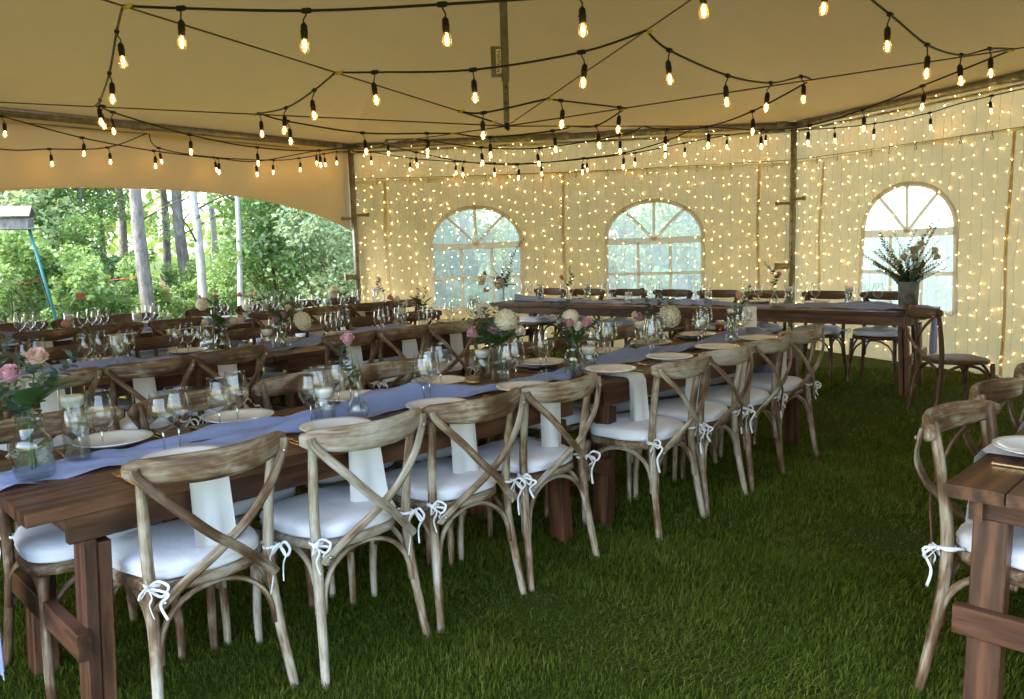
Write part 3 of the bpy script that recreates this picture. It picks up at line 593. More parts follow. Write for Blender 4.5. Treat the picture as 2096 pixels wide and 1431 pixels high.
for i in range(8): chair(WH(.27+i*.585, .68+J()), rotz(-HN)+math.radians(random.uniform(-4, 4)), f'brown cross-back chair, {ORD[i]} from the left behind the head table', 'chairs behind the head table', True, .15)
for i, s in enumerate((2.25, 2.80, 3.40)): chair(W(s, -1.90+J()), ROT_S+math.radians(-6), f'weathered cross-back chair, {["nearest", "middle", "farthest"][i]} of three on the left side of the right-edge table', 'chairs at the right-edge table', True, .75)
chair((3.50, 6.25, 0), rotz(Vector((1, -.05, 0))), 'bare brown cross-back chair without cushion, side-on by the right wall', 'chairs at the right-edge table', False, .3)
# ------------------------------------------------------------------ table ware kits
mesh_plate = MB().lathe([(0, .004), (.07, .004), (.075, .0), (.085, .002), (.118, .016), (.135, .021), (.1355, .0235), (.134, .0245), (.116, .0195), (.09, .0075), (.0, .007)], 36).mesh('dinner_plate', MAT['porcelain'])
BOWL = [(.005, .083), (.012, .088), (.026, .099), (.037, .115), (.0425, .135), (.0425, .155), (.039, .18), (.0345, .205), (.0325, .218)]
mesh_bowl = MB().lathe([(r*1.1, z) for r, z in BOWL]+[(.0325*1.1+.0012, .2186), (.0325*1.1+.0012, .2202), (.0325*1.1-.0012, .2202), (.0325*1.1-.0012, .2186)], 24).mesh('bowl', MAT['glass'])
mesh_gstem = MB().lathe([(.0045, .004), (.0035, .02), (.0032, .06), (.0048, .083), (.0, .0875)], 8).mesh('stem', MAT['glass_solid']); mesh_gfoot = MB().lathe([(0, 0), (.034, 0), (.0345, .0015), (.02, .003), (.006, .006), (0, .008)], 20).mesh('foot', MAT['glass_solid'])
def fork_mesh():
    m = MB(); m.box((0, -.045, .003), (.008, .105, .0025)); m.box((0, .02, .004), (.006, .03, .0025)); m.box((0, .045, .004), (.022, .022, .0025))
    for k in range(4): m.box((-.0092+k*.0061, .078, .006), (.0028, .045, .0022))
    return m.mesh('fork', MAT['gold'], False)
def knife_mesh():
    m = MB(); m.box((0, -.05, .004), (.011, .09, .005)); m.grid(lambda u, v: ((u-.5)*.016*(1-.3*v), -.005+.125*v, .003+.001*u), 2, 6); m.grid(lambda u, v: ((u-.5)*.016*(1-.3*v), -.005+.125*v, .0055-.001*u), 2, 6); return m.mesh('knife', MAT['gold'], False)
mesh_fork, mesh_knife = fork_mesh(), knife_mesh()
def napkin_mesh(seed):
    r = random.Random(seed); L0 = .16; drop = .27+r.uniform(-.02, .02); tot = L0+drop; sk = r.uniform(-.02, .02)
    def fn(off):
        def g(u, v):
            d = v*tot; w = .118+.012*v; x = (u-.5)*w*(1-off*6*v)+sk*v
            if d < L0-.012: y, z = -d, .006+off
            elif d < L0+.02: a = (d-L0+.012)/.032*PI/2; y, z = -(L0-.012)-math.sin(a)*(.02+off), .006+off-(1-math.cos(a))*.02
            else: y, z = -(L0+.008+off*(1+1.5*v))+.05*(d-L0)*math.sin(u*4.2+seed)+.012*math.sin(u*9+seed*2)*(d-L0)/.25-.02*(d-L0), .006-.02-(d-L0-.02)*(1-off*4)+.012*(u-.5)*math.sin(seed*3)
            return (x, y, z)
        return g
    m = MB(); m.grid(fn(0), 6, 22); m.grid(fn(.005), 6, 22); m.grid(fn(.009), 6, 22); return m.mesh('napkin', MAT['napkin'])
NAPS = [napkin_mesh(k) for k in range(4)]
CNT = {}
def nth(key): CNT[key] = CNT.get(key, 0)+1; return ORD[CNT[key]-1]
def glass(p, label, group, detail=True, sc=1.0):
    t = thing('wine_glass', label, 'wine glass', p, random.random()*6, group); t.scale = (sc, sc, sc)
    link('bowl', mesh_bowl, t); link('stem', mesh_gstem, t); link('foot', mesh_gfoot, t); return t
def setting(fn, s, n, inward, rz, where, i, gl=True, glasses=None, nap=True, fk=True):
    """one place: plate, napkin hanging over the edge, cutlery, two glasses"""
    o = ORD[i]
    def L(ds, dn, z): return fn(s+ds, n+dn*inward, z)
    zt = TH+.0015
    setp(link('dinner_plate', mesh_plate, None, None, L(0, 0, zt+.014), (0, 0, random.random())), f'cream dinner plate, {o} from the left {where}', 'plate', 'dinner plates')
    if nap: setp(link('napkin', NAPS[i % 4], None, None, L(random.uniform(-.015, .015), .012, zt), (0, 0, rz+random.uniform(-.03, .03))), f'white folded napkin under the {o} plate from the left {where}', 'napkin', 'folded napkins')
    if fk:
        sg = -1 if inward > 0 else 1
        for k, ds in enumerate((.168, .192)): setp(link('fork', mesh_fork, None, None, L(sg*ds, .005-.01*k, zt), (0, 0, rz+random.uniform(-.06, .06))), f'{["inner", "outer"][k]} gold fork beside the {o} plate from the left {where}', 'fork', 'gold cutlery')
        setp(link('knife', mesh_knife, None, None, L(-sg*.165, 0, zt), (0, 0, rz+random.uniform(-.05, .05))), f'gold knife beside the {o} plate from the left {where}', 'knife', 'gold cutlery')
    for k, (ds, dn) in enumerate(glasses or [(-.02, .185), (.05, .20)]):
        glass(L(ds+random.uniform(-.01, .01), dn+random.uniform(-.012, .012), zt+.001), f'{["left", "right"][k]} wine glass of the {o} place from the left {where}', 'wine glasses', True, (1.0, 1.06)[k])
for i, s in enumerate((.50, 1.08, 1.58, 2.11, 2.76, 3.31, 3.83, 4.36)): setting(W, s, .145, 1, ROT_N, 'on the front row near side', i, glasses=[(.01+.06*(i > 1), .19), (.06+.06*(i > 1), .19)])
for i, s in enumerate((.44, .93, 1.47, 1.98, 2.75, 3.31, 3.80, 4.36)): setting(W, s, .62, -1, ROT_S, 'on the front row far side', i, glasses=[(-.13, .11), (-.06, .10)])
for i, s in enumerate((.14, .72, 1.22, 1.76, 2.72, 3.22, 3.70, 4.22)): setting(W, s, R2N+.145, 1, ROT_N, 'on the second row near side', i)
for i, s in enumerate((.07, .64, 1.2, 1.77, 2.5, 3.02, 3.62, 4.18)): setting(W, s, R2N+.615, -1, ROT_S, 'on the second row far side', i, glasses=[(-.12, .13), (-.04, .12)])
for i, s in enumerate((.84, 1.4, 1.95, 2.48, 3.44, 4.02, 4.56, 5.06)): setting(W, s, R3N+.145, 1, ROT_N, 'on the third row near side', i, fk=False)
for i, s in enumerate((.9, 1.47, 1.98, 2.5, 3.28, 3.85, 4.42, 4.97)): setting(W, s, R3N+.615, -1, ROT_S, 'on the third row far side', i, glasses=[(-.12, .13), (-.04, .12)], fk=False)
for i in range(8): setting(WH, .27+i*.585, .615, -1, rotz(-HN), 'along the head table', i, glasses=[(-.10, .10), (.03, .12)])
for i, s in enumerate((2.27, 2.82, 3.42)): setting(W, s, -1.75-.145, -1, ROT_S, 'along the right-edge table', i, fk=(i == 0))
# ------------------------------------------------------------------ runners
def runner(fn, s0, s1, nc, label, wid=.27, drop0=None, drop1=None, seed=0):
    L = (drop0 or 0)+(s1-s0)+(drop1 or 0); nu = int(L/.022)
    def g(v, u):
        d = u*L-(drop0 or 0); S = min(max(d, 0), s1-s0); over0 = max(0, -d); over1 = max(0, d-(s1-s0)); over = over0+over1
        x = S+s0; w = wid*(1+.22*math.sin(x*2.1+seed)+.1*math.sin(x*5.3+seed*2))*(1-.25*min(1, over*1.5)); c = nc+.035*math.sin(x*1.7+seed*1.3)+.018*math.sin(x*4.1+seed)
        ph = v*2-1; rid = sum(a*math.exp(-((ph-(q+.35*math.sin(x*k+seed*3+q*5)))/wd)**2) for a, q, k, wd in ((.046, -.55, 1.3, .12), (.058, .1, .9, .10), (.040, .62, 1.7, .09)))
        rid *= .55+.45*math.sin(x*3.3+v*4+seed); z = TH+.006+abs(rid)+.006*math.sin(x*17+v*8+2*math.sin(x*5))+.004*math.sin(x*29+v*11)+.003*math.sin(x*51+seed)*(v-.5)
        nn = c+ph*w/2
        if over > 0:
            sx = s0-.012-rid*.35-.01*math.sin(v*11+seed)*min(1, over*4) if over0 else s1+.018+rid*1.2+.02*math.sin(v*11+seed)*min(1, over*4)
            return fn(sx, nn, TH+.004-over)
        return fn(x, nn, z)
    m = MB().grid(g, 26, nu); return setp(m.obj('table_runner', MAT['runner']), label, 'table runner', 'blue chiffon runners')
runner(W, -.01, 4.89, .385, 'slate blue chiffon runner rippling down the front tables', .20, .60, .35, 1.0)
runner(W, R2S, R2S+4.9, R2N+.38, 'grey-blue chiffon runner along the second-row tables', .25, None, .4, 2.2); runner(W, R3S, R3S+4.9, R3N+.38, 'grey-blue chiffon runner along the third-row tables', .25, None, None, 3.1)
runner(WH, .12, 4.88, .36, 'grey-blue chiffon runner along the head table', .27, None, .40, 4.4)
# ------------------------------------------------------------------ candles in cylinder vases
def cyl_kit(r, h):
    g = MB().lathe([(0, .0), (r, .0), (r, h), (r-.0025, h)], 24).mesh('glass', MAT['glass']); w = MB().lathe([(0, .008), (r-.004, .008), (r-.004, h*.84), (0, h*.84)], 24).mesh('water', MAT['water']); return g, w
CYLS = {h: cyl_kit(.041, h) for h in (.13, .155, .20, .245)}
mesh_wax = MB().lathe([(0, -.012), (.024, -.012), (.032, -.004), (.0365, .014), (.0365, .027), (.034, .029), (.0, .028)], 22).mesh('wax', MAT['wax']); mesh_wick = MB().tube([(0, 0, .026), (.002, 0, .036), (-.004, .002, .048), (-.007, .003, .06)], .0011, 5).mesh('wick', MAT['wax'])
def candle(p, h, where, tilt=0):
    g, w = CYLS[h]; t = thing('candle_vase', f'{"tall" if h > .18 else "short"} clear cylinder vase of water {where}', 'glass vase', p, 0, 'cylinder candle vases'); link('glass', g, t); link('water', w, t)
    c = thing('floating_candle', f'white floating candle in the cylinder vase {where}', 'candle', (p[0], p[1], p[2]+h*.84-.016), random.random()*6, 'floating candles'); c.scale = (1.0, 1.0, 1.0); link('wax', mesh_wax, c); link('wick', mesh_wick, c)
ZT = TH+.012
def pz(u, v, z=ZT): return atz(u, v, z)
for (u, v, h, w) in [(160, 938, .245, 'at the left end of the front table'), (667, 866, .155, 'behind the second near plate of the front table'), (988, 772, .155, 'beside the large bouquet of the front table'), (1205, 755, .13, 'beside the jar of roses on the front tables'), (1312, 717, .20, 'left of the hydrangea bouquet on the front tables'), (1499, 683, .20, 'behind the far bud vase of the front tables')]: candle(pz(u, v), h, w)
for (s, n, h, w) in [(1.26, R2N+.45, .20, 'beside the bud vase of the second row'), (2.21, R2N+.30, .155, 'beside the hydrangea vase of the second row'), (3.55, R2N+.50, .20, 'left of the rose posy of the second row'), (4.30, R2N+.42, .245, 'beside table number four'), (-.05, R2N+.4, .155, 'at the far left of the second row')]: candle(W(s, n, ZT), h, w)
for (s, n, h, w) in [(1.72, R3N+.40, .20, 'at the left of the third row'), (2.32, R3N+.42, .155, 'second from the left in the third row'), (3.65, R3N+.42, .155, 'between the two white posies of the third row'), (4.45, R3N+.45, .155, 'left of the last hydrangea of the third row'), (5.1, R3N+.42, .245, 'at the right end of the third row')]: candle(W(s, n, ZT), h, w)
for (s, n, h, w) in [(.50, .40, .20, 'first from the left on the head table'), (1.12, .50, .20, 'second from the left on the head table'), (1.83, .23, .13, 'third from the left on the head table'), (2.75, .30, .155, 'fourth from the left on the head table'), (3.55, .45, .20, 'fifth from the left on the head table'), (4.15, .42, .20, 'sixth from the left on the head table')]: candle(WH(s, n, ZT), h, w)
# ------------------------------------------------------------------ flowers
def rose_mesh(seed, mat, openq=1.0):
    r = random.Random(seed); mb = MB(); H = .052
    def petalf(a0, R, tilt, h, w, curl):
        def g(u, v):
            x = (u-.5)*2; rad = R*(.35+.65*math.sin(min(1, v*1.15)*PI/2))*(1+tilt*v*v); hh = h*v*(1-.10*x*x*v)
            if v > .8: rad += curl*(v-.8)*4*R*.22; hh -= curl*(v-.8)**2*.10
            a = a0+x*w*(.35+.65*math.sin(PI*(v*.7+.12)))
            return (rad*math.cos(a), rad*math.sin(a), hh)
        return g
    for L, (R, n, tl, h, w, cu) in enumerate([(.0055, 3, 0, H*.95, 1.4, 0), (.010, 3, .03, H, 1.15, .2), (.0145, 4, .04, H*.98, .95, .5), (.0185, 5, .08*openq, H*.93, .8, .9), (.022, 5, .14*openq, H*.80, .75, 1.2)]):
        for k in range(n): mb.grid(petalf(2*PI*k/n+L*.7+r.uniform(-.15, .15), R, tl, h*r.uniform(.94, 1.05), w, cu), 5, 6)
    return mb.mesh('rose', mat)
ROSES = {c: [rose_mesh(k, MAT[c], .8+.5*k) for k in range(2)] for c in ('pink', 'blush', 'cream', 'peach')}
def sepal_mesh():
    m = MB(); m.sphere((0, 0, -.002), (.011, .011, .009), 8, 5)
    for k in range(5):
        a = 2*PI*k/5; c, s = math.cos(a), math.sin(a)
        m.grid(lambda u, v: ((.008+.026*v)*c-(u-.5)*.008*(1-v)*s, (.008+.026*v)*s+(u-.5)*.008*(1-v)*c, .004+.004*math.sin(v*3)-.022*v*v), 1, 4)
    return m.mesh('sepal', MAT['stem'])
mesh_sepal = sepal_mesh()
def hyd_mesh(seed):
    r = random.Random(seed); mb = MB(); N = 120
    for i in range(N):
        z = 1-2*(i+.5)/N
        if z < -.65: continue
        a = i*2.39996; rr = math.sqrt(1-z*z); d = Vector((rr*math.cos(a), rr*math.sin(a), z*.85)); c = d*.058*r.uniform(.93, 1.06); d.normalize(); t = d.orthogonal().normalized(); t = Matrix.Rotation(r.random()*6, 3, d) @ t; b = d.cross(t)
        for k in range(4):
            q = t*math.cos(k*PI/2)+b*math.sin(k*PI/2); w = d.cross(q); s = .0105
            mb.add([c, c+q*s*.6+w*s*.55+d*.002, c+q*s*1.25+d*r.uniform(-.003, .003), c+q*s*.6-w*s*.55+d*.002], [(0, 1, 2, 3)])
    mb.sphere((0, 0, -.004), .046, 8, 6); return mb.mesh('hydrangea_head', MAT['hydra'], False)
HYD = [hyd_mesh(k) for k in range(2)]
def leaf_mesh(L, Wd, mat, name='leaf'):
    def g(u, v):
        x = (u-.5)*2; w = Wd*math.sin(PI*(v**.8))**.9 if 0 < v < 1 else 0; return (x*w, L*v, .05*L*abs(x)*math.sin(PI*v)*1.5-.25*L*v*v)
    return MB().grid(g, 4, 10).mesh(name, mat)
LEAF = leaf_mesh(.10, .028, MAT['fleaf']); LEAF_S = leaf_mesh(.055, .018, MAT['fleaf'])
def euca_mesh(L, seed, lean=.25, ls=.013):
    r = random.Random(seed); mb = MB(); pts = [Vector((lean*L*(i/8)**1.6, .03*math.sin(i*.8+seed), L*i/8)) for i in range(9)]; mb.tube(pts, [.0016-.0001*i for i in range(9)], 5)
    n = int(L/.014)
    for i in range(3, n):
        q = i/n; k = q*8; p = pts[int(min(7, k))].lerp(pts[int(min(7, k))+1], k-int(min(7, k))); s = ls*(1.15-.55*q)*r.uniform(.8, 1.15)
        for sg in (0, PI):
            a = i*1.9+sg+r.uniform(-.3, .3); d = Vector((math.cos(a), math.sin(a), r.uniform(.1, .6))).normalized(); t = d.cross(Vector((0, 0, 1))).normalized()
            c = p+d*s*1.1; nb = d.cross(t); V = [c+d*s*math.cos(x)+t*s*.85*math.sin(x)+nb*.12*s*math.cos(2*x) for x in [2*PI*j/7 for j in range(7)]]; mb.add(V, [tuple(range(7))])
    return mb.mesh('eucalyptus_sprig', MAT['euca'], False)
EUC = {'s': [euca_mesh(.13, k, .2) for k in range(2)], 'm': [euca_mesh(.24, k+5, .3, .0165) for k in range(2)], 'l': [euca_mesh(.60, k+9, .25, .0165) for k in range(3)]}
def vase_kit(kind):
    P = {'jar': [(0, 0), (.043, 0), (.047, .006), (.047, .085), (.043, .10), (.032, .112), (.031, .155), (.034, .158)],
         'gourd': [(0, 0), (.035, 0), (.05, .012), (.054, .038), (.048, .06), (.034, .075), (.033, .14), (.037, .15)],
         'bud': [(0, 0), (.022, 0), (.034, .014), (.038, .034), (.03, .056), (.016, .078), (.0125, .10), (.0135, .128), (.017, .134)],
         'tall': [(0, 0), (.042, 0), (.044, .004), (.044, .12), (.05, .15), (.05, .158)]}[kind]
    mt = MAT['smoke'] if kind == 'jar' else MAT['glass']
    g = MB().lathe(P+[(P[-1][0]-.002, P[-1][1])], 22).mesh('glass', mt)
    hw = P[-1][1]*(.45 if kind != 'jar' else .6); prof = [(0, .008)]
    for (r, z) in P[1:]:
        if z < hw: prof.append((max(r-.004, 0), max(z, .008)))
    prof += [(prof[-1][0]*.98, hw), (0, hw)]; return g, MB().lathe(prof, 20).mesh('water', MAT['water'])
VASES = {k: vase_kit(k) for k in ('jar', 'gourd', 'bud', 'tall')}; VH = {'jar': .158, 'gourd': .15, 'bud': .134, 'tall': .158}
def bouquet(base, kind, flowers, where, what, leaves=0, euc='', sc=1.0, ncol=None):
    """flowers: (kind, u, v) in photo pixels, set on the upright plane through the vase"""
    base = Vector(base); t = thing('flower_vase', f'clear glass {dict(jar="jar", gourd="bulbous vase", bud="bud vase", tall="vase")[kind]} {where}', 'glass vase', base, random.random()*6, 'glass flower vases'); t.scale = (sc,)*3
    g, w = VASES[kind]; link('glass', g, t); link('water', w, t); rim = base+Vector((0, 0, VH[kind]*sc*.97))
    b = thing('bouquet', f'{what} {where}', 'flowers', base+Vector((0, 0, .012)), 0, 'table flowers'); o = base+Vector((0, 0, .012)); rr = random.Random(int(base.x*1000+base.y*77)); tow = -Vector((base.x, base.y, 0)).normalized()
    stems = MB()
    for j, fl in enumerate(flowers):
        kd, u, v = fl[:3]; p = facing(u, v, base, rr.uniform(-.035, .03) if kind != 'bud' else 0); d = (p-rim); dn = d.normalized() if d.length > .01 else Vector((0, 0, 1)); dn = (dn+tow*.55+Vector((0, 0, .25))).normalized()
        fs = fl[3] if len(fl) > 3 else 1.0
        if kd == 'hyd': link('hydrangea_head', HYD[j % 2], b, None, p-o, dn.to_track_quat('Z', 'Y').to_euler(), fs)
        else:
            me = link('rose', ROSES[kd][j % 2], b, None, p-o-dn*.02, dn.to_track_quat('Z', 'Y').to_euler(), fs); link('sepal', mesh_sepal, me)
        stems.tube(smooth_path([Vector((rr.uniform(-.015, .015), rr.uniform(-.015, .015), .0)), rim-o, (rim-o).lerp(p-o, .6)+Vector((0, 0, .01)), p-o-dn*.02], 5), .0024, 5)
    if stems.v: stems.obj('stem', MAT['stem'], b)
    top = rim-o
    for k in range(leaves):
        a = 2*PI*k/leaves+rr.uniform(-.4, .4); e = rr.uniform(.1, 1.0); d = Vector((math.cos(a)*math.cos(e), math.sin(a)*math.cos(e), math.sin(e))); link('leaf', (LEAF, LEAF_S)[k % 3 == 2], b, None, top+d*.02+Vector((0, 0, rr.uniform(-.01, .03))), d.to_track_quat('Y', 'Z').to_euler(), rr.uniform(1.0, 1.55)*sc)
    for k, ch in enumerate(euc):
        a = rr.uniform(0, 2*PI); q = Matrix.Rotation(a, 3, 'Z') @ Matrix.Rotation(rr.uniform(.05, .6 if len(euc) > 2 else .3), 3, 'Y'); link('eucalyptus_sprig', EUC[ch][k % len(EUC[ch])], b, None, top-Vector((0, 0, .03)), q.to_euler(), sc)
    return b
bouquet(pz(72, 975), 'jar', [('pink', 22, 772, 1.15), ('cream', 66, 795, 1.1), ('blush', 75, 738, 1.15)], 'at the left edge of the front table', 'pink, blush and cream roses with eucalyptus', 5, 'mmmm', 1.25)
bouquet(pz(734, 858), 'bud', [('pink', 712, 698)], 'before the second far plate of the front table', 'single pale pink rose with sprig', 0, 'm', 1.15)
bouquet(pz(1025, 778), 'tall', [('pink', 970, 683, 1.1), ('pink', 1012, 678, 1.1), ('hyd', 1036, 655, 1.0), ('cream', 1062, 680, 1.05), ('cream', 1048, 668, .8)], 'at the joint of the front tables', 'large bouquet of pink roses, hydrangea and leaves', 15, 'mmmmmm', 1.1)
bouquet(pz(1175, 768), 'jar', [('pink', 1165, 663), ('cream', 1182, 670), ('pink', 1199, 662), ('hyd', 1168, 648, .7)], 'at the near edge of the second front table', 'two pink roses and a cream rose', 9, 'mmm', 1.1)
bouquet(pz(1345, 706), 'gourd', [('pink', 1311, 650, 1.1), ('hyd', 1371, 647, 1.25), ('cream', 1300, 644, .8), ('pink', 1331, 628, .7)], 'right of centre on the front tables', 'white hydrangea and pink rose with dark foliage', 9, 'mmmm', 1.1)
bouquet(pz(1497, 702), 'bud', [('blush', 1512, 606)], 'near the far end of the front tables', 'single blush rose with eucalyptus', 0, 'm', 1.2)
bouquet(W(2.02, R2N+.60, ZT), 'gourd', [('pink', 455, 658, 1.0), ('blush', 488, 656, 1.2), ('cream', 475, 658, .9), ('cream', 422, 660, 1.0)], 'left of the joint of the second row', 'pink and peach roses with broad leaves', 6, 'sm', 1.1)
bouquet(W(2.33, R2N+.30, ZT), 'gourd', [('pink', 566, 655), ('pink', 579, 647), ('cream', 589, 633), ('hyd', 619, 657, 1.15)], 'right of the joint of the second row', 'pink roses beside a big drooping hydrangea', 6, 'mm', 1.1)
bouquet(W(1.11, R2N+.46, ZT), 'bud', [('peach', 137, 664), ('peach', 166, 609)], 'at the left of the second row', 'two long-stemmed peach roses', 0, '', 1.25)
bouquet(W(3.78, R2N+.50, ZT), 'tall', [('pink', 800, 610), ('cream', 815, 613), ('cream', 832, 622), ('pink', 848, 623)], 'at the right of the second row', 'posy of pink and cream roses', 6, 'mms', 1.0)
bouquet(W(3.12, R3N+.50, ZT), 'gourd', [('hyd', 414, 622, 1.15), ('pink', 440, 608), ('pink', 408, 608, .8)], 'left of the white posies in the third row', 'cream hydrangea with small pink roses', 6, 's', 1.0)
bouquet(W(3.66, R3N+.48, ZT), 'gourd', [('hyd', 508, 624, 1.2), ('pink', 491, 604), ('blush', 522, 602)], 'in the middle of the third row', 'cream hydrangea topped by two roses', 6, '', 1.0)
bouquet(W(4.62, R3N+.40, ZT), 'gourd', [('hyd', 683, 597, 1.2)], 'by the open side before the back left pole', 'cream hydrangea with dark leaves', 5, '', 1.0)
bouquet(W(5.22, R3N+.42, ZT), 'bud', [('blush', 776, 573)], 'at the right end of the third row', 'single blush rose on a long leafy stem', 0, 'm', 1.2)
bouquet(WH(.05, .22, ZT), 'tall', [('hyd', 985, 574, 1.1), ('hyd', 1022, 581, 1.2), ('peach', 993, 560), ('peach', 996, 594, 1.2), ('peach', 1019, 571, .9)], 'at the left end of the head table', 'tall yellow hydrangeas and coral roses', 5, 'mmmml', 1.2)
bouquet(WH(1.02, .22, ZT), 'bud', [('peach', 1150, 568)], 'left of centre on the head table', 'small coral rose with a eucalyptus sprig', 0, 'm', 1.3)
bouquet(WH(3.50, .18, ZT), 'bud', [('pink', 1594, 563)], 'right of centre on the head table', 'single dusky rose with eucalyptus', 0, 'm', 1.4)
# bucket bouquet
bp = WH(4.70, .28, ZT); bt = thing('metal_bucket', 'rusty galvanised bucket on the right end of the head table', 'bucket', bp)
MB().lathe([(0, 0), (.078, 0), (.08, .004), (.09, .24), (.093, .243), (.093, .248), (.088, .248), (.078, .012), (0, .012)], 28).obj('pail', MAT['zinc'], bt); MB().lathe([(.0815, .03), (.084, .033), (.0825, .036)], 28).obj('rib', MAT['zinc'], bt)
bb = thing('bouquet', 'wide spray of eucalyptus and cream roses in the metal bucket', 'flowers', bp+Vector((0, 0, .23)), 0, 'table flowers'); rr = random.Random(4); o = bp+Vector((0, 0, .23))
for k in range(40):
    a = rr.uniform(0, 2*PI); e = rr.uniform(.0, .95); q = Matrix.Rotation(a, 3, 'Z') @ Matrix.Rotation(e, 3, 'Y'); link('eucalyptus_sprig', EUC['l'][k % 3], bb, None, Vector((rr.uniform(-.05, .05), rr.uniform(-.05, .05), -.03)), q.to_euler(), rr.uniform(.55, 1.1)*(1.0 if e < .55 else .8))
for k in range(10):
    a = rr.uniform(0, 2*PI); q = Matrix.Rotation(a, 3, 'Z') @ Matrix.Rotation(rr.uniform(.2, .9), 3, 'X'); link('leaf', LEAF, bb, None, Vector((0, 0, .02)), q.to_euler(), 1.1)
sm = MB()
for (u, v) in [(1838, 540), (1876, 512), (1884, 502), (1870, 528), (1851, 528), (1912, 515), (1916, 527), (1881, 545), (1868, 513)]:
    p = facing(u, v, bp, rr.uniform(-.05, .02)); dn = ((p-o).normalized()-Vector((p.x, p.y, 0)).normalized()*.7).normalized(); me = link('rose', ROSES['cream'][0], bb, None, p-o-dn*.02, dn.to_track_quat('Z', 'Y').to_euler(), 1.15); link('sepal', mesh_sepal, me); sm.tube([(0, 0, 0), p-o-dn*.02], .0025, 5)
sm.obj('stem', MAT['stem'], bb)
# small extras on tables
setp(MB().lathe([(0, 0), (.03, 0), (.034, .003), (.037, .06), (.035, .06), (.031, .008), (0, .008)], 20).obj('tumbler', MAT['amber_glass'], loc=pz(1474, 682)), 'small amber glass tumbler at the far end of the front tables', 'tumbler')
def card(p, num, label):
    d = -Vector((p.x, p.y, 0)).normalized(); t = thing('table_number_card', label, 'sign', p, rotz(-d)+.12, 'table number cards'); rr = random.Random(5)
    e = []
    for (x0, z0, x1, z1) in ((-.05, 0, .05, 0), (.05, 0, .05, .15), (.05, .15, -.05, .15), (-.05, .15, -.05, 0)):
        for i in range(8): q = i/8; e.append((x0+(x1-x0)*q+rr.uniform(-.0015, .0015), z0+(z1-z0)*q+rr.uniform(-.0015, .0015)))
    n = len(e); MB().add([(x, -.001+.18*z, z) for x, z in e]+[(x, .001+.18*z, z) for x, z in e], [tuple(range(n)), tuple(range(2*n-1, n-1, -1))]+[(i, n+i, n+(i+1) % n, (i+1) % n) for i in range(n)]).obj('card', MAT['card'], t, False)
    S = {'4': [[(.008, .045), (.008, .108)], [(.008, .108), (-.022, .064)], [(-.022, .064), (.022, .064)], [(-.002, .045), (.018, .045)]], '2': [smooth_path([(-.018, .092, 0), (-.01, .106, 0), (.008, .106, 0), (.017, .09, 0), (.005, .068, 0), (-.02, .047, 0)], 5), smooth_path([(-.02, .047, 0), (-.006, .051, 0), (.008, .045, 0), (.022, .052, 0)], 4)]}[num]
    m = MB()
    for st in S: m.tube([(q[0], .18*q[1]-.0022, q[1]) for q in st], .0022, 5, True, None)
    nm = m.obj('numeral', MAT['ink'], t); MB().box((0, .012, .0225), (.07, .05, .045), None, .003).obj('block', MAT['old_wood'], t, False)
    for ch in t.children:
        if not ch.name.startswith('block'): ch.location.z = .043
card(W(4.30, R2N+.30, TH+.006), '4', 'card reading 4 at the right end of the second row')
card(W(4.74, .42, TH+.012), '2', 'card with a curly two behind the far bud vase of the front row')
